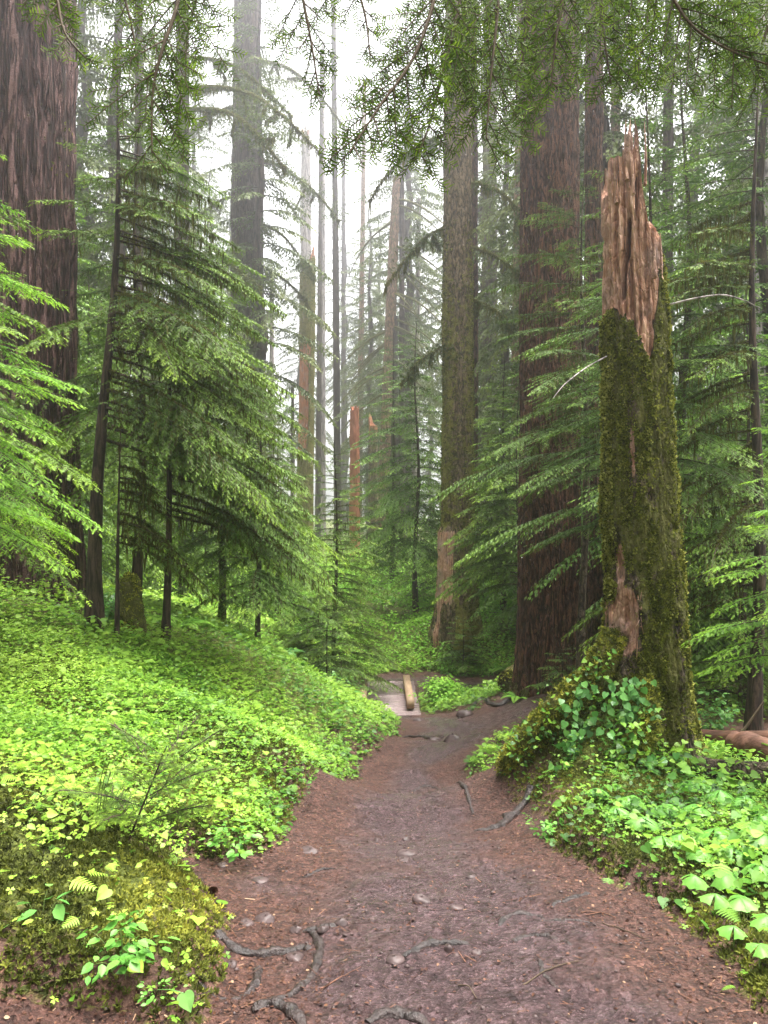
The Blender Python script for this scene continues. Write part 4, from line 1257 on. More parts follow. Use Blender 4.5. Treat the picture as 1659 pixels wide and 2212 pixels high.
# ------------------------------------------------------------------ roots and stones in the trail
ROOTS = [
    ([(470, 2022), (520, 2043), (600, 2032), (652, 2026), (668, 2034)], [.024, .024, .021, .018, .008], .6, 'thick dark root poking out of the mossy mound onto the trail'),
    ([(668, 1985), (690, 2028), (664, 2100), (622, 2140), (585, 2158)], [.014, .020, .018, .015, .004], .5, 'twisted pale-edged root curving down towards the camera'),
    ([(556, 2072), (552, 2110), (505, 2142), (415, 2152)], [.020, .020, .016, .006], .3, 'short hooked root below the thick dark root'),
    ([(545, 2172), (595, 2168), (632, 2200), (650, 2240)], [.020, .022, .020, .012], .6, 'stubby dark root curling at the bottom edge'),
    ([(795, 2204), (850, 2183), (905, 2192), (945, 2230)], [.012, .024, .022, .012], .6, 'dark arched root cut by the bottom edge in the trail middle'),
    ([(872, 2072), (920, 2045), (975, 2040), (1012, 2042)], [.008, .022, .020, .008], .6, 'wide ridge-like root with a dark hollow beside a small grey stone'),
    ([(1108, 2030), (1150, 2020), (1188, 2032), (1236, 2052)], [.010, .018, .014, .005], .4, 'weathered silvery root bump right of the trail middle'),
    ([(1165, 2085), (1185, 2110), (1205, 2140)], [.006, .013, .005], .3, 'small split silvery root tip below the silvery bump'),
    ([(640, 1990), (690, 1996), (742, 1990)], [.008, .018, .012], .5, 'short straight root beside two dark stones'),
    ([(1025, 1768), (1075, 1768), (1108, 1752), (1150, 1742)], [.012, .035, .040, .03], .5, 'broad dark root end jutting from the right bank'),
    ([(938, 1695), (975, 1683), (1010, 1690), (1040, 1676)], [.012, .028, .026, .02], .5, 'gnarled dark root at the right trail edge below the snag'),
    ([(985, 1712), (1005, 1722), (1022, 1740)], [.010, .024, .01], .5, 'small forked root under the gnarled one'),
    ([(1078, 2000), (1100, 1978), (1160, 1976), (1172, 1990)], [.008, .014, .013, .006], .4, 'looped thin root on the right of the trail'),
    ([(1190, 1968), (1232, 1946), (1272, 1938)], [.006, .016, .012], .5, 'short reddish root fragment by the right moss edge'),
    ([(655, 1872), (690, 1862), (722, 1862)], [.006, .014, .008], .3, 'flat wet root low in the left part of the trail'),
    ([(885, 1675), (920, 1668), (962, 1676)], [.010, .022, .012], .3, 'low worn root ridge crossing the trail below the far roots'),
    ([(870, 1592), (905, 1583), (935, 1590), (958, 1584)], [.02, .04, .04, .02], .3, 'far wet root knot crossing the trail before the bridge'),
    ([(990, 1562), (1040, 1552), (1085, 1560), (1130, 1550)], [.02, .05, .05, .03], .4, 'tangled root hump on the brown slope below the thick trunk'),
    ([(1150, 1985), (1190, 1995), (1230, 2003), (1290, 2008)], [.004, .011, .009, .003], .5, 'thin dark root beside the looped root'),
]
for i, (uv, rad, lift, lab) in enumerate(ROOTS):
    pts = []
    for k, (u, v) in enumerate(uv):
        q = PP(u, v)
        q[2] = Hs(q[0], q[1])
        pts.append(q)
    n = 30
    w = resample(pts, n)
    r_ = np.interp(np.linspace(0, 1, n), np.linspace(0, 1, len(rad)), rad)
    lift *= .62
    w[:, 2] = H(w[:, 0], w[:, 1]) + r_ * lift - .004
    c = w.mean(0)
    t = thing('tree_root', lab, 'root', c, 'bare roots in the trail')
    rgr = np.random.default_rng(900 + i)
    w[:, :2] += (np.cumsum(rgr.normal(0, 1, (n, 2)), 0) * .0028) * np.sin(np.linspace(0, np.pi, n))[:, None]
    r_ = r_ * (1 + .28 * (fbm(np.arange(n) * .45, i, 0, 7, 2) - .5) * 2)
    w[:, 2] -= (1 - lift) * .2 * r_
    v, f = tube(w - c, r_, 20, rough=.75, seed=i + 3, fr=34, flat=.75)
    mb = MB(); mb.add(v, f)
    mb.build('root', M['root'], t)

def stone_mesh(seed, flat=.6, n=18):
    r = np.random.default_rng(seed)
    th = np.linspace(0, 2 * np.pi, n, endpoint=False)
    ph = np.linspace(.08, np.pi - .08, 12)
    d = np.stack([np.sin(ph)[:, None] * np.cos(th), np.sin(ph)[:, None] * np.sin(th), np.cos(ph)[:, None] * np.ones(n)], -1)
    cut = np.full(d.shape[:2], 1.0)
    for k in range(9):
        nn = nrmz(r.normal(0, 1, 3))
        off = r.uniform(.62, .9)
        dot = d @ nn
        cut = np.minimum(cut, np.where(dot > .05, off / np.maximum(dot, .05), 9))
    rr = np.minimum(cut, 1.0) * (1 + .12 * (fbm(d[..., 0] * 3, d[..., 1] * 3, d[..., 2] * 3, seed, 3) - .5))
    V = d * rr[..., None] * np.array([1, r.uniform(.65, .95), flat])
    V = V.reshape(-1, 3)
    f = [grid_faces(12, n)]
    V = np.vstack([V, [0, 0, flat * .9], [0, 0, -flat * .9]])
    i = np.arange(n); j = (i + 1) % n
    a, b = 12 * n, 12 * n + 1
    f += [np.stack([np.full(n, a), i, j], -1), np.stack([np.full(n, b), 11 * n + j, 11 * n + i], -1)]
    return V, f
STONES = [(573, 1962, 26, .7, 'dark wet angular stone beside the thick root'), (531, 1978, 20, .6, 'low dark stone left of the angular one'), (736, 1990, 17, .8, 'rounded shiny stone right of the short straight root'),
          (700, 2000, 17, .6, 'small dark stone under the short straight root'), (911, 1946, 24, .55, 'triangular grey-brown stone in the trail middle'), (985, 1957, 18, .5, 'small dark flat stone right of the triangular one'),
          (815, 1776, 15, .8, 'smooth round pale-glinting stone high on the trail'), (979, 1611, 22, .8, 'large knobby wet stone near the snag foot'), (878, 1774, 13, .5, 'small brown stone in the trail right of the round one'),
          (637, 2052, 24, .32, 'flat reddish stone between the two big roots'), (852, 2080, 24, .4, 'flat dull stone left of the ridge-like root'), (968, 2056, 14, .9, 'small pale angular stone under the ridge-like root'),
          (880, 1822, 26, .3, 'thin pale flat slab in the middle of the trail'), (872, 1842, 20, .35, 'second thin slab just below the pale one'), (675, 1690, 16, .5, 'small stone at the left trail edge'),
          (640, 1990, 16, .6, 'small tilted stone left of the short straight root'), (668, 1832, 24, .25, 'flat wet slab at the left of the trail'), (1018, 1880, 13, .5, 'tiny dark stone right of the pale slab'),
          (1030, 2062, 13, .7, 'tiny dark stone right of the ridge-like root'), (500, 2075, 16, .6, 'dark lump of stone beside the mossy mound'), (560, 1880, 22, .35, 'flat pinkish slab below the left bank edge'),
          (480, 1862, 18, .3, 'small flat pinkish stone at the bay in the left bank'), (395, 2160, 18, .5, 'pale stone at the foot of the near mound'), (940, 1600, 16, .5, 'wet stone beside the far root knot'),
          (1005, 1560, 20, .6, 'dark stone on the brown slope'), (905, 1556, 16, .4, 'flat stone just before the bridge')]
for i, (u, v, w, fl, lab) in enumerate(STONES):
    q = PP(u, v)
    r = w / F * q[1]
    z = Hs(q[0], q[1])
    V, f = stone_mesh(200 + i, fl)
    o = MB(); o.add(V * r, f)
    o = o.build('stone', M['rock'], None, (q[0], q[1], z + r * fl * .02), smooth=False)
    o.rotation_euler = (0, 0, i * 1.3)
    tag(o, lab, 'stone', 'stones in the trail')
# a pine cone at the edge of the near mound
q = PP(452, 1940); q[2] = Hs(q[0], q[1])
pc = MB(); rr = np.random.default_rng(2)
k = np.arange(90); a = k * 2.39996; tt = k / 90
dirv = np.stack([np.cos(a), np.sin(a), .5 + tt], -1)
rad = .014 * np.sin(np.pi * (.12 + .82 * tt)) 
scatter(pc, [(0, .4, 0), (0, -.4, 0), (1, -.35, 0), (1, .35, 0)], [[(0, 1, 2, 3)]], np.stack([np.cos(a) * rad * .5, np.sin(a) * rad * .5, tt * .045], -1), dirv, np.stack([0 * a, 0 * a, 1 + 0 * a], -1), rad + .006)
o = pc.build('fir_cone', M['redwood'], None, q + [0, 0, .012], smooth=False)
o.rotation_euler = (1.4, .3, .8)
tag(o, 'small dark brown cone lying beside the yellow moss of the near mound', 'cone')

# ------------------------------------------------------------------ litter and gravel on the trail
rng = np.random.default_rng(77)
def in_view(x, y, margin=160):
    return np.abs(x) < .477 * y + 1.3
def sample(n, x0, x1, y0, y1, dens, ypow=1.0):
    x = rng.uniform(x0, x1, n)
    y = y0 + (y1 - y0) * rng.random(n) ** ypow
    k = in_view(x, y) & ~((np.abs(x - .05) < .72) & (y > 14.55) & (y < 17.9))
    x, y = x[k], y[k]
    sd = trail_sd(x, y)
    k = rng.random(len(x)) < dens(x, y, sd)
    return x[k], y[k], sd[k]
M['litter'] = leaf_mat('needle_litter', [(.0, (.016, .008, .006)), (.45, (.065, .028, .018)), (.8, (.15, .072, .042)), (1, (.36, .25, .16))], trans=.1, rough=.6, namp=.1)
mb = MB()
x, y, sd = sample(90000, -2.4, 3.4, 2.1, 12, lambda x, y, s: np.where(s < .12, .16 + .84 * sstep(-.55, -.05, s), 0) * (.35 + .65 * sstep(.4, .6, fbm(x * 2, y * 2, 0, 3, 3))), 1.7)
n = len(x)
p = np.stack([x, y, H(x, y) + rng.uniform(.001, .007, n)], -1)
a = rng.uniform(0, 2 * np.pi, n)
d = np.stack([np.cos(a), np.sin(a), rng.normal(0, .15, n)], -1)
big = rng.random(n) < .10
L = np.where(big, rng.uniform(.025, .075, n), rng.uniform(.008, .02, n))
scatter(mb, [(0, .5, 0), (0, -.5, 0), (1, -.4, .03), (1, .4, .03)], [[(0, 1, 2, 3)]], p, d, np.stack([rng.normal(0, .4, n), rng.normal(0, .4, n), np.ones(n)], -1), L, np.where(big, .0028, .0026) + L * .03, tint=rng.beta(1.6, 2.2, n))
x, y, sd = sample(40000, -2.4, 3.4, 2.1, 12, lambda x, y, s: np.where(s < .1, .22 + .78 * sstep(-.6, 0, s), 0), 1.7)
n = len(x)
p = np.stack([x, y, H(x, y) + rng.uniform(.001, .008, n)], -1)
a = rng.uniform(0, 2 * np.pi, n)
scatter(mb, *T_OVAL, p, np.stack([np.cos(a), np.sin(a), rng.normal(0, .2, n)], -1), np.stack([rng.normal(0, .5, n), rng.normal(0, .5, n), np.ones(n)], -1), rng.uniform(.006, .02, n), tint=rng.beta(1.5, 2.2, n))
tag(mb.build('leaf_litter', M['litter'], smooth=False), 'brown needles and leaf scraps on the trail', 'litter', kind='stuff')
mb = MB()
T_PEB = ([(1, 0, 0), (.3, .9, 0), (-.7, .6, 0), (-.9, -.4, 0), (.2, -.9, 0), (.1, .1, .6), (0, 0, -.4)], [[(0, 1, 5), (1, 2, 5), (2, 3, 5), (3, 4, 5), (4, 0, 5), (1, 0, 6), (2, 1, 6), (3, 2, 6), (4, 3, 6), (0, 4, 6)]])
x, y, sd = sample(9000, -2.2, 2.6, 2.1, 13, lambda x, y, s: np.where(s < 0, .25 + .75 * sstep(.45, .62, fbm(x * 1.5, y * 1.5, 3, 8, 3)), 0), 1.6)
n = len(x)
a = rng.uniform(0, 2 * np.pi, n)
scatter(mb, *T_PEB, np.stack([x, y, H(x, y)], -1), np.stack([np.cos(a), np.sin(a), rng.normal(0, .2, n)], -1), np.stack([rng.normal(0, .3, n), rng.normal(0, .3, n), np.ones(n)], -1), .0035 + .012 * rng.random(n) ** 3)
tag(mb.build('gravel', M['rock'], smooth=False), 'small wet pebbles pressed into the trail', 'gravel', kind='stuff')
# single fallen twigs
for i, (u0, v0, u1, v1, lab) in enumerate([(690, 2128, 780, 2092, 'thin pale curved twig on the trail near the bottom'), (1255, 1985, 1330, 1992, 'pale straw-coloured twig right of the thin dark root'), (1130, 2130, 1250, 2090, 'long thin twig across the dark right side of the trail'), (1300, 2005, 1400, 2040, 'fine dark twig by the right moss edge'), (520, 2170, 590, 2135, 'short pale twig near the hooked root'), (990, 2130, 1030, 2160, 'short dark twig in the trail middle')]):
    a, b = PP(u0, v0), PP(u1, v1)
    w = resample([a, (a + b) / 2 + [.01, .015, 0], b], 12)
    w[:, 2] = H(w[:, 0], w[:, 1]) + .004
    c = w.mean(0)
    v, f = tube(w - c, np.linspace(.003, .0015, 12), 5)
    m_ = MB(); m_.add(v, f)
    tag(m_.build('twig', M['redwood'] if 'pale' in lab else M['twig'], None, c), lab, 'twig', 'twigs on the trail')

# ------------------------------------------------------------------ ground cover
def gauss(x, y, cx, cy_, sx, sy):
    return np.exp(-((x - cx) / sx) ** 2 - ((y - cy_) / sy) ** 2)
def cover(x, y, sd):
    c = sstep(-.06, .08, sd)
    near_mound = (x < -.3) & (y < 4.15 + .12 * np.sin(x * 5))
    c = c * np.where(near_mound, .10 + .5 * sstep(.62, .7, fbm(x * 2.2, y * 2.2, 0, 4, 3)), 1)
    c = c * (1 - .95 * gauss(x, y, -4.8, 11, 1.5, 1.5))
    c = c * (1 - .9 * np.where(x > 2.2, gauss(x, y, 4.0, 8.6, 2.0, 2.6), 0))
    c = c * (1 - .45 * gauss(x, y, 1.75, 6.2, .5, .4))
    right = x > .35 + .0 * y
    moss_gap = sstep(.46, .60, fbm(x * 1.6, y * 1.6, 7, 21, 3))
    c = c * np.where(right & (y < 8.5), .50 * (1 - .75 * moss_gap) + .06, np.where(right, .45 + .55 * (1 - .8 * moss_gap), 1 - .45 * moss_gap * sstep(8.5, 6, y)))
    c = c * np.where((x < 0) & (y > 10), .9, 1)
    c = c * np.where(right & (y < 7), .22 + .78 * sstep(.12, .5, sd + .25 * (fbm(x * 2.5, y * 2.5, 3, 50, 2) - .5)), 1)
    return c
def leaves(mb, tmpl, n, size, hmax, yr, dens, xr=(-7, 5), tilt=.36, tint=(.2, .9), ypow=1.0, boost=None):
    x, y, sd = sample(n, xr[0], xr[1], yr[0], yr[1], dens, ypow)
    n = len(x)
    pn = fbm(x * .9, y * .9, 0, 40, 3)
    hh = rng.random(n) ** .8 * hmax * (.45 + 1.1 * pn) * sstep(-.12, .3, sd)
    p = np.stack([x, y, H(x, y, False) + .012 + hh], -1)
    a = rng.uniform(0, 2 * np.pi, n)
    d = np.stack([np.cos(a), np.sin(a), rng.normal(-.12, .22, n)], -1)
    nn = np.stack([rng.normal(0, tilt, n), rng.normal(-.08, tilt, n), np.ones(n)], -1)
    pt = fbm(x * .55, y * .55, 0, 60, 2)
    ti = tint[0] + (tint[1] - tint[0]) * np.clip(.12 - .16 * ((x > .4) & (y < 8)) + .45 * rng.random(n) + .55 * hh / max(hmax, .01) + (pt - .5) * .9, 0, 1)  # lower leaves tinted darker, painting in shade between the layers
    scatter(mb, *tmpl, p, d, nn, size * rng.uniform(.6, 1.3, n) * (1 + y * .02), tint=ti)
    return n
g1 = MB()
tot = 0
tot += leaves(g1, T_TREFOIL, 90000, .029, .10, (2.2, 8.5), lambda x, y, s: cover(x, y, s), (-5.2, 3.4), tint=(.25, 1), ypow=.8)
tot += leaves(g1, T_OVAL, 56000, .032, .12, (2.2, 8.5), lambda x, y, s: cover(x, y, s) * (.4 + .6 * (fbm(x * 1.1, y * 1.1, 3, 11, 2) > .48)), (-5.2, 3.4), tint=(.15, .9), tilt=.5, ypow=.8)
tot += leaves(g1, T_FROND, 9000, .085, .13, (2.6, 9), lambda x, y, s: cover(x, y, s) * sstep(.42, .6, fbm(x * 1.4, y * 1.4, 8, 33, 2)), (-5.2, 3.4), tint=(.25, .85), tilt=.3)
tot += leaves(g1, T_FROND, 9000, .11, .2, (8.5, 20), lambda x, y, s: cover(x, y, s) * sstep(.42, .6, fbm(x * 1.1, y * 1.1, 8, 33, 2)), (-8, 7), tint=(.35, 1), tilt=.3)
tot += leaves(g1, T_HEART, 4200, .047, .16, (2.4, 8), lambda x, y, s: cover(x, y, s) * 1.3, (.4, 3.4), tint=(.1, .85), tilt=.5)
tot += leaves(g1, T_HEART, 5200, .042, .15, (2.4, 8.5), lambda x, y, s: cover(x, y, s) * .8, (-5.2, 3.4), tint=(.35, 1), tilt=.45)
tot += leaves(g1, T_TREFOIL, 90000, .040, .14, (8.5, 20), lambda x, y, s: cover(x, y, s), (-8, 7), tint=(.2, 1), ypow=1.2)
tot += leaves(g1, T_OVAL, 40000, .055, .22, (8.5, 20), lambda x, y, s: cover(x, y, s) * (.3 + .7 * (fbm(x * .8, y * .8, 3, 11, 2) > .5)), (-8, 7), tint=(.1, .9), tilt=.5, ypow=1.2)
for pts_, n_ in (([(1300, 1430, 6.3), (1245, 1500, 6.28), (1170, 1580, 6.3), (1105, 1645, 6.4)], 210), ([(1385, 1560, 5.95), (1350, 1630, 5.85), (1280, 1690, 5.8)], 220)):
    w_ = resample([P(*q) for q in pts_], 40)
    i_ = (rng.random(n_) ** .7 * 39).astype(int)
    pp = w_[i_] + rng.normal(0, .07, (n_, 3)) + np.array([0, -.06, .05])
    a_ = rng.uniform(0, 6.28, n_)
    scatter(g1, *T_HEART, pp, np.stack([np.cos(a_), np.sin(a_), -.4 + 0 * a_], -1), np.stack([rng.normal(0, .4, n_), rng.normal(-.5, .3, n_), np.ones(n_)], -1), rng.uniform(.022, .05, n_), tint=rng.uniform(.1, .8, n_))
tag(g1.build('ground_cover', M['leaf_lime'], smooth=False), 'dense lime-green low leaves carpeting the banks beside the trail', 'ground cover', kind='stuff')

# feathery moss on the floor
mo = MB()
def mossd(x, y, s):
    near = np.where((x < -.3) & (y < 4.3), 1.0, np.where((x > .5) & (y < 7.5), .75, 0.))
    edge = sstep(-.04, .04, s) * (1 - sstep(.3, .8, s)) * .95
    gap = sstep(.44, .56, fbm(x * 1.6, y * 1.6, 7, 21, 3)) * .8
    return np.clip(np.maximum(np.maximum(near, edge), gap) * sstep(-.03, .05, s), 0, 1) * (.35 + .65 * sstep(.3, .55, fbm(x * 5, y * 5, 0, 2, 2)))
x, y, sd = sample(190000, -4.0, 3.2, 2.2, 8.0, mossd, 1.25)
n = len(x)
p = np.stack([x, y, H(x, y) + .002 + .03 * rng.random(n) * sstep(.0, .3, sd)], -1)
d = np.stack([rng.normal(0, .55, n), rng.normal(-.15, .55, n), np.ones(n)], -1)
yel = sstep(.45, .6, fbm(x * 1.3, y * 1.3, 9, 6, 3)) * .2 + .35 * np.exp(-((x + .75) / .35) ** 2 - ((y - 3.4) / .5) ** 2)
scatter(mo, *T_TUFT, p, d, rng.normal(0, 1, (n, 3)), rng.uniform(.014, .032, n), tint=np.clip(rng.beta(1.6, 2, n) * .62 + yel - .05, 0, 1))
tag(mo.build('moss', M['moss'], smooth=False), 'yellow-olive feathery moss on the near mound and trail edges', 'moss', kind='stuff')

# leafy undergrowth under the trees beyond the bank and the bridge
un = MB()
x, y, sd = sample(165000, -25, 25, 8.0, 48, lambda x, y, s: sstep(.05, .5, s) * np.where(y < 19, .0 + .55 * sstep(.5, .62, fbm(x * .6, y * .6, 2, 15, 3)) * np.where((x > 2.5) | (y > 12), 1, .0) + .45 * ((x > 2.6) & (y > 8.8) & (y < 19)), .35 + .65 * sstep(.4, .6, fbm(x * .4, y * .4, 2, 15, 3))) * (1 - .9 * gauss(x, y, 4.0, 8.6, 2.0, 2.6)), 1.25)
n = len(x)
bush = fbm(x * .55, y * .55, 5, 19, 4)
hh = rng.random(n) ** .7 * (.12 + 1.5 * sstep(.45, .68, bush)) * np.where(y < 19, .45, 1) * (1 - .75 * gauss(x, y, 2.3, 19.2, 2.6, 2.4))
p = np.stack([x, y, H(x, y, False) + .03 + hh], -1)
a = rng.uniform(0, 2 * np.pi, n)
scatter(un, *T_OVAL, p, np.stack([np.cos(a), np.sin(a), rng.normal(-.2, .3, n)], -1), np.stack([rng.normal(0, .45, n), rng.normal(0, .45, n), np.ones(n)], -1), rng.uniform(.045, .10, n) * (.7 + y * .022), tint=np.clip(.15 + .4 * rng.random(n) + .45 * hh + (fbm(x * .3, y * .3, 0, 3, 2) - .5), 0, 1))
x, y, sd = sample(60000, -4.5, 7.5, 18.2, 32, lambda x, y, s: sstep(.0, .15, s) * (.55 + .45 * sstep(.4, .55, fbm(x * .9, y * .9, 2, 25, 3))), 1.1)
n = len(x)
bush = sstep(.46, .62, fbm(x * .7, y * .7, 5, 29, 3)) * sstep(20.5, 22.5, y)
hh = rng.random(n) ** .7 * (.16 + 1.15 * bush)
a = rng.uniform(0, 2 * np.pi, n)
scatter(un, *T_OVAL, np.stack([x, y, H(x, y, False) + .02 + hh], -1), np.stack([np.cos(a), np.sin(a), rng.normal(-.25, .3, n)], -1), np.stack([rng.normal(0, .45, n), rng.normal(0, .45, n), np.ones(n)], -1), rng.uniform(.05, .11, n), tint=np.clip(.25 + .45 * rng.random(n) + .3 * hh + (fbm(x * .5, y * .5, 0, 3, 2) - .5) * .8, 0, 1))
tag(un.build('undergrowth', M['under'], smooth=False), 'leafy bright undergrowth below the far trees', 'undergrowth', kind='stuff')

# ------------------------------------------------------------------ single plants
def leafy_shrub(name, label, c, r, h, n, size, mat, tmpl, seed, tint=(.2, 1), cat='shrub', nst=9):
    rg = np.random.default_rng(seed)
    t = thing(name, label, cat, c)
    lf, st = MB(), MB()
    tips = []
    for k in range(nst):
        a = rg.uniform(0, 6.28)
        q = rg.random() ** .6
        e = np.array([math.cos(a) * r * q, math.sin(a) * r * q, h * (1 - .45 * q * q) * rg.uniform(.75, 1.05)])
        w = resample([np.array([e[0] * .15, e[1] * .15, -.05]), e * [.55, .55, .65], e], 10)
        v, f = tube(w, np.linspace(.006, .002, 10) * (h / .6), 4)
        st.add(v, f)
        tips.append(w)
    W = np.concatenate([w[3:] for w in tips])
    i = rg.integers(0, len(W), n)
    p = W[i] + rg.normal(0, r * .16, (n, 3)) * [1, 1, .7]
    p[:, 2] = np.maximum(p[:, 2], .02)
    a = np.arctan2(p[:, 1], p[:, 0]) + rg.normal(0, .8, n)
    scatter(lf, *tmpl, p, np.stack([np.cos(a), np.sin(a), rg.normal(-.25, .25, n)], -1), np.stack([rg.normal(0, .35, n), rg.normal(0, .35, n), np.ones(n)], -1), size * rg.uniform(.6, 1.2, n), tint=np.clip(rg.uniform(*tint, n) * .6 + .4 * p[:, 2] / h, 0, 1))
    lf.build('leaves', mat, t, smooth=False)
    st.build('stem', M['stem'], t)
    return t
leafy_shrub('leafy_shrub', 'rounded bright green shrub between the footbridge and the curving far path', GP(952, 15.5), .5, .55, 1400, .075, M['under'], T_OVAL, 3, nst=26)
leafy_shrub('leafy_shrub', 'second bright shrub clump beside the far path behind the bridge shrub', GP(985, 16.3), .35, .36, 500, .075, M['under'], T_OVAL, 4, nst=16)
leafy_shrub('leafy_seedling', 'bright cluster of pointed leaves at the lower left on the near mossy mound', P(270, 2075, 2.62) - [0, 0, .03], .15, .17, 105, .042, M['leaf_big'], T_OVAL, 5, cat='plant')
leafy_shrub('leafy_seedling', 'small twiggy seedling with white flower specks at the bottom of the near mound', P(340, 2165, 2.52), .08, .06, 34, .02, M['leaf_big'], T_OVAL, 6, cat='plant')
leafy_shrub('leafy_seedling', 'drooping pointed leaves on the dark left face of the near mound', P(85, 2010, 2.75), .10, .13, 16, .06, M['leaf_green'], T_OVAL, 7, cat='plant')
leafy_shrub('leafy_seedling', 'low leaf cluster at the corner where the left bank meets the trail', P(505, 1838, 4.3), .18, .14, 80, .045, M['leaf_big'], T_OVAL, 8, cat='plant')
leafy_shrub('leafy_seedling', 'small pale leaves hanging over the right bank edge above the broad root', P(1165, 1805, 4.9), .16, .12, 70, .035, M['leaf_big'], T_OVAL, 9, cat='plant')
leafy_shrub('huckleberry_shrub', 'leafy twig shrub with small leaves on the near left bank', P(200, 1790, 3.7) - [0, 0, .05], .35, .42, 260, .03, M['leaf_lime'], T_OVAL, 10, nst=14)
leafy_shrub('leafy_shrub', 'dark leafy bush at the shadowed foot of the left boughs', GP(240, 9.6), .35, .4, 350, .06, M['leaf_green'], T_OVAL, 11, nst=14)
leafy_shrub('leafy_shrub', 'green shrub under the conical young hemlock beside the bridge', GP(712, 15.2), .5, .4, 700, .08, M['leaf_green'], T_OVAL, 12, nst=20)
leafy_shrub('leafy_shrub', 'deep green shrub in the shade right behind the snag', GP(1530, 9.0), .35, .45, 300, .06, M['leaf_green'], T_OVAL, 13, nst=14)
# one broken pale leaf at the bottom left
lf = MB()
scatter(lf, *T_HEART, np.array([[0, 0, 0.0]]), np.array([[.3, -.3, -.5]]), np.array([[.2, -1, .5]]), np.array([.055]), tint=1.0)
v, f = tube(np.array([[0, 0, 0], [-.04, .0, .012], [-.09, .02, .0]]), [.0015, .0015, .001], 4)
lf.add(v, f, tint=.8)
o = lf.build('fallen_leaf', M['leaf_green'], None, P(398, 2146, 2.5), smooth=False)
tag(o, 'single pale upturned leaf with a long stalk at the foot of the near mound', 'leaf')

# ferns
def fern(label, c, n, L, seed, mat='leaf_green', rise=.75):
    rg = np.random.default_rng(seed)
    t = thing('fern', label, 'fern', c, 'ferns under the trees')
    for k in range(n):
        a = k * 6.283 / n + rg.uniform(-.3, .3)
        l = L * rg.uniform(.75, 1.1)
        q = np.linspace(.08, 1, 34)
        ax = np.stack([q * l * .85, 0 * q, rise * l * q - .75 * l * q ** 2.2], -1)
        fr = MB()
        for s in (1, -1):
            pl = .22 * l * np.sin(np.pi * np.clip(q * .9 + .12, 0, 1)) ** .8
            d = np.stack([.25 + 0 * q, s * (1 + 0 * q), -.15 - .2 * q], -1)
            tg = np.gradient(ax, axis=0)
            scatter(fr, *T_DIAMOND, rotz(ax, a), rotz(d, a), rotz(np.stack([-tg[:, 2], 0 * q, tg[:, 0]], -1) / np.linalg.norm(tg, axis=1)[:, None], a), pl, l * .036, tint=.3 + .5 * q)
        v, f = tube(rotz(ax, a), np.linspace(.004, .001, 34), 3, cap=False)
        fr.add(v, f, tint=.2)
        fr.build('frond', M[mat], t, smooth=False)
for i, (u, d, n, L, lab) in enumerate([(740, 14.3, 9, .55, 'dark fern at the end of the left bank before the bridge'), (680, 13.8, 9, .5, 'dark fern left of the one before the bridge'), (610, 15.5, 8, .6, 'fern in the shade below the left hemlock boughs'),
                                       (330, 10.2, 8, .55, 'bright fern behind the rotten mossy stump'), (395, 10.6, 8, .5, 'bright fern right of the rotten mossy stump'), (215, 10.4, 7, .5, 'fern beside the dark slim trunk foot'),
                                       (1120, 13.3, 7, .4, 'small fern in front of the sawn log'), (1550, 7.5, 8, .34, 'pale fern on the ground right behind the snag'), (1600, 10.5, 8, .5, 'fern in the open shade at the right'), (1095, 18.5, 8, .6, 'fern on the rise left of the thick dark trunk'), (1520, 12.5, 9, .6, 'bright fern seen past the right flank of the snag')]):
    fern(lab, GP(u, d), n, L, 300 + i, 'leaf_green' if i in (0, 1, 2, 5) else 'under')

# broad-leaved plants on the right bank: a stalk with three fan leaflets
def broad_leaf_mesh():
    v, f = [], []
    nu, nv = 7, 7
    for i in range(nu):
        for j in range(nv):
            r = i / (nu - 1)
            a = (j / (nv - 1) - .5) * 1.9
            rr = r * (1 + (.07 * math.cos(j * math.pi) if i == nu - 1 else 0)) * (.86 + .14 * math.cos(a * 2))
            v.append((rr * math.cos(a * .98), rr * math.sin(a * .98), -.34 * r * r - .16 * abs(a) * r + (.02 if j % 2 else -.01) * r))
    for i in range(nu - 1):
        for j in range(nv - 1):
            f.append((i * nv + j, (i + 1) * nv + j, (i + 1) * nv + j + 1, i * nv + j + 1))
    return np.array(v), np.array(f)
bv, bf = broad_leaf_mesh()
mb = MB(); mb.add(bv, bf, tint=.35 + .5 * np.linalg.norm(bv, axis=1))
BLEAF = mb.mesh('leaflet'); BLEAF.materials.append(M['leaf_big'])
v, f = tube(np.array([[0, 0, -.02], [.004, 0, .5], [0, 0, 1.0]]), [.012, .010, .008], 5)
mb = MB(); mb.add(v, f)
BSTEM = mb.mesh('stalk'); BSTEM.materials.append(M['stem'])
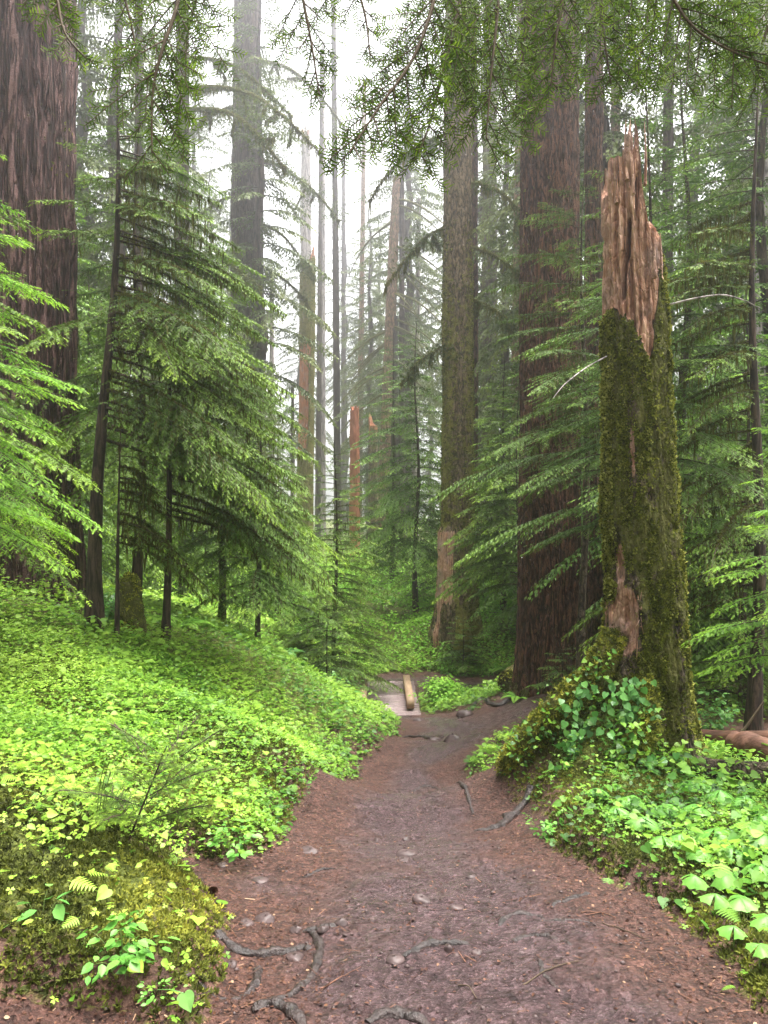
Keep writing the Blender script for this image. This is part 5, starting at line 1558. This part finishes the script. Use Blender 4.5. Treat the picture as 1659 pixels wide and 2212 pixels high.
SPOTS = [(1408 + 100, 1690, 5.4, .14, 'large'), (1555, 1718, 5.0, .10, 'mid'), (1610, 1735, 4.9, .09, 'mid'), (1640, 1765, 4.5, .12, 'large'), (1500, 1770, 4.75, .09, 'mid'), (1440, 1760, 4.8, .085, 'mid'), (1395, 1800, 4.55, .085, 'mid'),
         (1545, 1820, 4.2, .10, 'large'), (1620, 1815, 4.2, .10, 'mid'), (1470, 1835, 4.2, .09, 'mid'), (1655, 1850, 3.9, .115, 'large'), (1585, 1865, 3.85, .10, 'mid'), (1510, 1880, 3.85, .09, 'mid'), (1430, 1850, 4.2, .08, 'small'),
         (1640, 1910, 3.6, .11, 'large'), (1560, 1925, 3.55, .09, 'mid'), (1500, 1950, 3.5, .08, 'mid'), (1600, 1985, 3.3, .08, 'small'), (1655, 2020, 3.1, .075, 'small'), (1545, 2010, 3.25, .07, 'small'), (1700, 1800, 4.2, .1, 'mid'), (1365, 1740, 5.0, .075, 'small'), (1330, 1790, 4.8, .07, 'small'), (1290, 1735, 5.2, .07, 'small'), (1585, 2075, 3.0, .06, 'small'), (1640, 2120, 2.8, .055, 'small')]
rg = np.random.default_rng(12)
for i, (u, v, d, s, size) in enumerate(SPOTS):
    x, y = U(u, d), d
    z = Hs(x, y)
    h = max(CZ - (v - 1106) / F * d - z, .09) * rg.uniform(.95, 1.1)
    h = min(h, .34)
    t = thing('broad_leaved_plant', {'large': 'large three-part broad leaf on a thin stalk above the right bank', 'mid': 'middle-sized three-part broad leaf on a thin stalk on the right bank', 'small': 'small low broad leaf at the mossy edge of the right bank'}[size], 'plant', (x, y, z), 'broad-leaved plants on the right bank', rz=rg.uniform(0, 6.28))
    st = link('stalk', BSTEM, t)
    st.scale = (.25, .25, h)
    for k in range(3):
        l = link('leaf', BLEAF, t, (0, 0, h))
        l.rotation_euler = (rg.uniform(-.15, .15), rg.uniform(-.05, .3), k * 2.094 + rg.uniform(-.2, .2))
        q = s * (1.25 if d > 3.95 else .9) * rg.uniform(.85, 1.1)
        l.scale = (q, q, q)

# ------------------------------------------------------------------ wet boughs hanging over the camera from two hemlocks outside the frame
def over_bough(stem_px, blen, seed, dens=1.0, side=(1, 1), nlen=.0155):
    rg = np.random.default_rng(seed)
    S = resample([P(*q) for q in stem_px], 60)
    wood, ned = MB(), MB()
    L = np.linalg.norm(np.diff(S, axis=0), axis=1).sum()
    v, f = tube(S, np.linspace(.0042, .0012, 60), 6, rough=.2, seed=seed, fr=60)
    wood.add(v, f)
    T = nrmz(np.gradient(S, axis=0))
    segs = []          # (start, dir, len, plane normal, end drop)
    nB = int(L / .025 * dens)
    vn = nrmz(np.array([rg.normal(0, .3), -1, rg.normal(.15, .2)]))
    for k in range(nB):
        q = (k + rg.random()) / nB
        i = min(int(q * 59), 58)
        sg = 1 if k % 2 else -1
        if rg.random() > side[0 if sg > 0 else 1]:
            continue
        n_ = nrmz(vn + rg.normal(0, .32, 3))
        t_ = T[i]
        sd = np.cross(t_, n_)
        an = math.radians(rg.uniform(38, 62))
        d = nrmz(t_ * math.cos(an) + sd * sg * math.sin(an) + np.array([0, 0, -.42]))
        l = blen * (1 - .62 * q) * rg.uniform(.55, 1.15)
        segs.append((S[i], d, l, n_, 1))
    segs.append((S[50], T[55], np.linalg.norm(S[59] - S[50]) * 1.05, vn, 0))
    subs = []
    for (p, d, l, n_, lv) in segs:
        if lv != 1:
            continue
        m = int(l / .026)
        for k in range(m):
            t = (k + .6 + rg.uniform(-.2, .2)) * .026
            if t > l * .93:
                break
            sg = 1 if k % 2 else -1
            an = math.radians(rg.uniform(35, 55))
            sd = np.cross(d, n_)
            dd = nrmz(d * math.cos(an) + sd * sg * math.sin(an) + np.array([0, 0, -.18]))
            pp = p + d * t + np.array([0, 0, -.5 * t * t])
            subs.append((pp, dd, min((l - t) * .62, .085) * rg.uniform(.6, 1.1) + .012, nrmz(n_ + rg.normal(0, .22, 3)), 2))
    allp, alld, alln, alll, allt = [], [], [], [], []
    for (p, d, l, n_, lv) in segs + subs:
        q = np.linspace(0, l, 5)
        line = p + d * q[:, None] + np.array([0, 0, -1.0]) * (.5 * q * q)[:, None]
        v, f = tube(line, np.linspace(.0017 if lv < 2 else .0010, .0006, 5), 3, cap=False)
        wood.add(v, f)
        m = max(int(l / .0030), 3)
        t = np.linspace(.002, l, m) + rg.uniform(-.0008, .0008, m)
        pos = p + d * t[:, None] + np.array([0, 0, -1.0]) * (.5 * t * t)[:, None]
        sd = np.cross(d, n_)
        sg = np.where(np.arange(m) % 2, 1, -1)[:, None]
        an = np.radians(rg.uniform(48, 72, m))[:, None]
        dd = d * np.cos(an) + sd * sg * np.sin(an) + rg.normal(0, .10, (m, 3))
        allp.append(pos); alld.append(dd); alln.append(np.broadcast_to(n_, (m, 3)) + rg.normal(0, .3, (m, 3)))
        alll.append(nlen * rg.uniform(.65, 1.15, m) * np.where(t > l * .9, .6, 1)); allt.append(np.clip(.15 + .5 * rg.random(m) + .35 * (t / l) * (lv == 2), 0, 1))
    scatter(ned, [(0, .35, 0), (.5, .5, .02), (1, .1, 0), (1, -.1, 0), (.5, -.5, .02), (0, -.35, 0)], [[(0, 1, 4, 5), (1, 2, 3, 4)]], np.concatenate(allp), np.concatenate(alld), np.concatenate(alln), np.concatenate(alll), .0022, tint=np.concatenate(allt))
    return wood, ned, S
def over_tree(label, base, stems):
    t = thing('overhanging_hemlock', label, 'tree', base)
    b = np.array(base)
    tw = MB()
    v, f = tube(np.array([[0, 0, -.3], [0, 0, 1.5], [.03, 0, 3.2], [.02, .02, 5.0]]), [.17, .14, .12, .08], 20, rough=.15, fr=5)
    tw.add(v, f)
    tw.build('trunk', M['bark_young'], t)
    for i, (px, bl, dens, lab, side) in enumerate(stems):
        w, n, S = over_bough(px, bl, 500 + i * 7 + len(stems), dens, side)
        limb0 = np.array([b[0], b[1], 3.4 + .12 * (i % 4)])
        mid = (limb0 + S[0]) / 2 + np.array([0, 0, .35])
        v, f = tube(resample([limb0, mid, S[0]], 14), np.linspace(.02, .0042, 14), 6)
        w.add(v, f)
        w.v = [a - b for a in w.v]
        n.v = [a - b for a in n.v]
        o = w.build('bough', M['twig'], t)
        o['label'] = lab
        n.build('needles', M['needle_over'], o, smooth=False)
B_ = (1, 1)
over_tree('hemlock just outside the frame on the left, its wet boughs hanging into the top left', (-2.1, .9, Hs(-2.1, .9)), [
    ([(95, -120, 1.5), (120, -20, 1.45), (140, 70, 1.42), (185, 125, 1.4)], .10, 1.1, 'small dark bough in front of the huge reddish trunk', B_),
    ([(30, -130, 1.6), (60, -60, 1.55), (75, 10, 1.5)], .10, .9, 'short bough at the very top left corner', B_),
    ([(400, -140, 1.4), (385, 0, 1.36), (350, 110, 1.33), (330, 200, 1.32), (328, 330, 1.3)], .21, 1.25, 'broad green bough hanging left of the tall grey trunk', B_),
    ([(470, -140, 1.7), (430, -20, 1.7), (405, 80, 1.7), (400, 190, 1.68)], .16, 1.1, 'thinner bough behind the broad green one', B_),
    ([(250, -140, 1.5), (262, -40, 1.5), (285, 60, 1.48), (300, 150, 1.46)], .13, 1.0, 'dark bough tip above the left hemlocks', B_)])
over_tree('hemlock just outside the frame on the right, its wet boughs hanging across the top', (2.3, .8, Hs(2.3, .8)), [
    ([(640, -150, 1.5), (652, -20, 1.47), (672, 90, 1.45), (690, 205, 1.43)], .13, 1.2, 'narrow bough hanging straight down left of the sky gap', B_),
    ([(760, -160, 1.6), (765, -60, 1.6), (790, 40, 1.58), (800, 130, 1.56)], .11, 1.0, 'short bough hanging in the sky gap', B_),
    ([(690, -160, 1.75), (700, -60, 1.75), (705, 30, 1.75)], .12, 1.0, 'small bough tip at the top of the sky gap', B_),
    ([(960, -130, 1.45), (935, 10, 1.4), (890, 130, 1.36), (820, 230, 1.33), (755, 330, 1.3)], .20, 1.3, 'long curved bough sweeping down to the left over the middle', B_),
    ([(1010, -120, 1.55), (990, 20, 1.5), (960, 140, 1.47), (930, 260, 1.45), (905, 330, 1.43)], .19, 1.2, 'bough hanging in front of the mossy trunk top', B_),
    ([(1080, -120, 1.5), (1075, 20, 1.46), (1062, 150, 1.43), (1050, 300, 1.4)], .20, 1.3, 'bough hanging left of the thick dark trunk', B_),
    ([(1150, -130, 1.7), (1140, 20, 1.68), (1130, 120, 1.66), (1120, 250, 1.64)], .20, 1.3, 'dense bough across the upper part of the thick dark trunk', B_),
    ([(1225, -130, 1.5), (1215, 0, 1.48), (1200, 90, 1.46), (1190, 190, 1.45)], .19, 1.3, 'dense shaded bough at the top right of the thick dark trunk', B_),
    ([(1300, -130, 1.6), (1300, 0, 1.6), (1305, 80, 1.58), (1320, 180, 1.56)], .18, 1.3, 'dark bough above the broken snag tip', B_),
    ([(1380, -140, 1.5), (1450, -10, 1.46), (1500, 60, 1.44), (1580, 110, 1.42), (1690, 150, 1.4)], .23, 1.25, 'long bough arching across the top right corner', B_),
    ([(1400, -120, 1.7), (1400, 20, 1.68), (1385, 110, 1.66), (1375, 190, 1.64)], .18, 1.2, 'bough tip hanging right of the snag tip', B_),
    ([(1560, -140, 1.8), (1580, -20, 1.78), (1590, 90, 1.76), (1590, 190, 1.74)], .17, 1.1, 'bough behind the long arching one at the right', B_),
    ([(1700, -60, 1.5), (1665, 40, 1.5), (1640, 120, 1.5), (1630, 200, 1.5)], .16, 1.1, 'bough tip at the right edge', B_),
    ([(1040, -150, 1.9), (1010, -40, 1.9), (1000, 60, 1.9), (985, 150, 1.9)], .22, 1.3, 'farther bough filling in behind the middle ones', B_)])

# ------------------------------------------------------------------ haze
hz, hm = mat_new('mist')
s = NT(hm)
vol = s.n('ShaderNodeVolumePrincipled', {'Color': (.93, .93, .97, 1), 'Density': HAZE_DENSITY, 'Anisotropy': .86})
o = s.n('ShaderNodeOutputMaterial')
hm.links.new(vol.outputs[0], o.inputs['Volume'])
v, f = box((0, 70, 18), (300, 280, 48))
mb = MB(); mb.add(v, f)
tag(mb.build('haze', hz, smooth=False), kind='stuff')
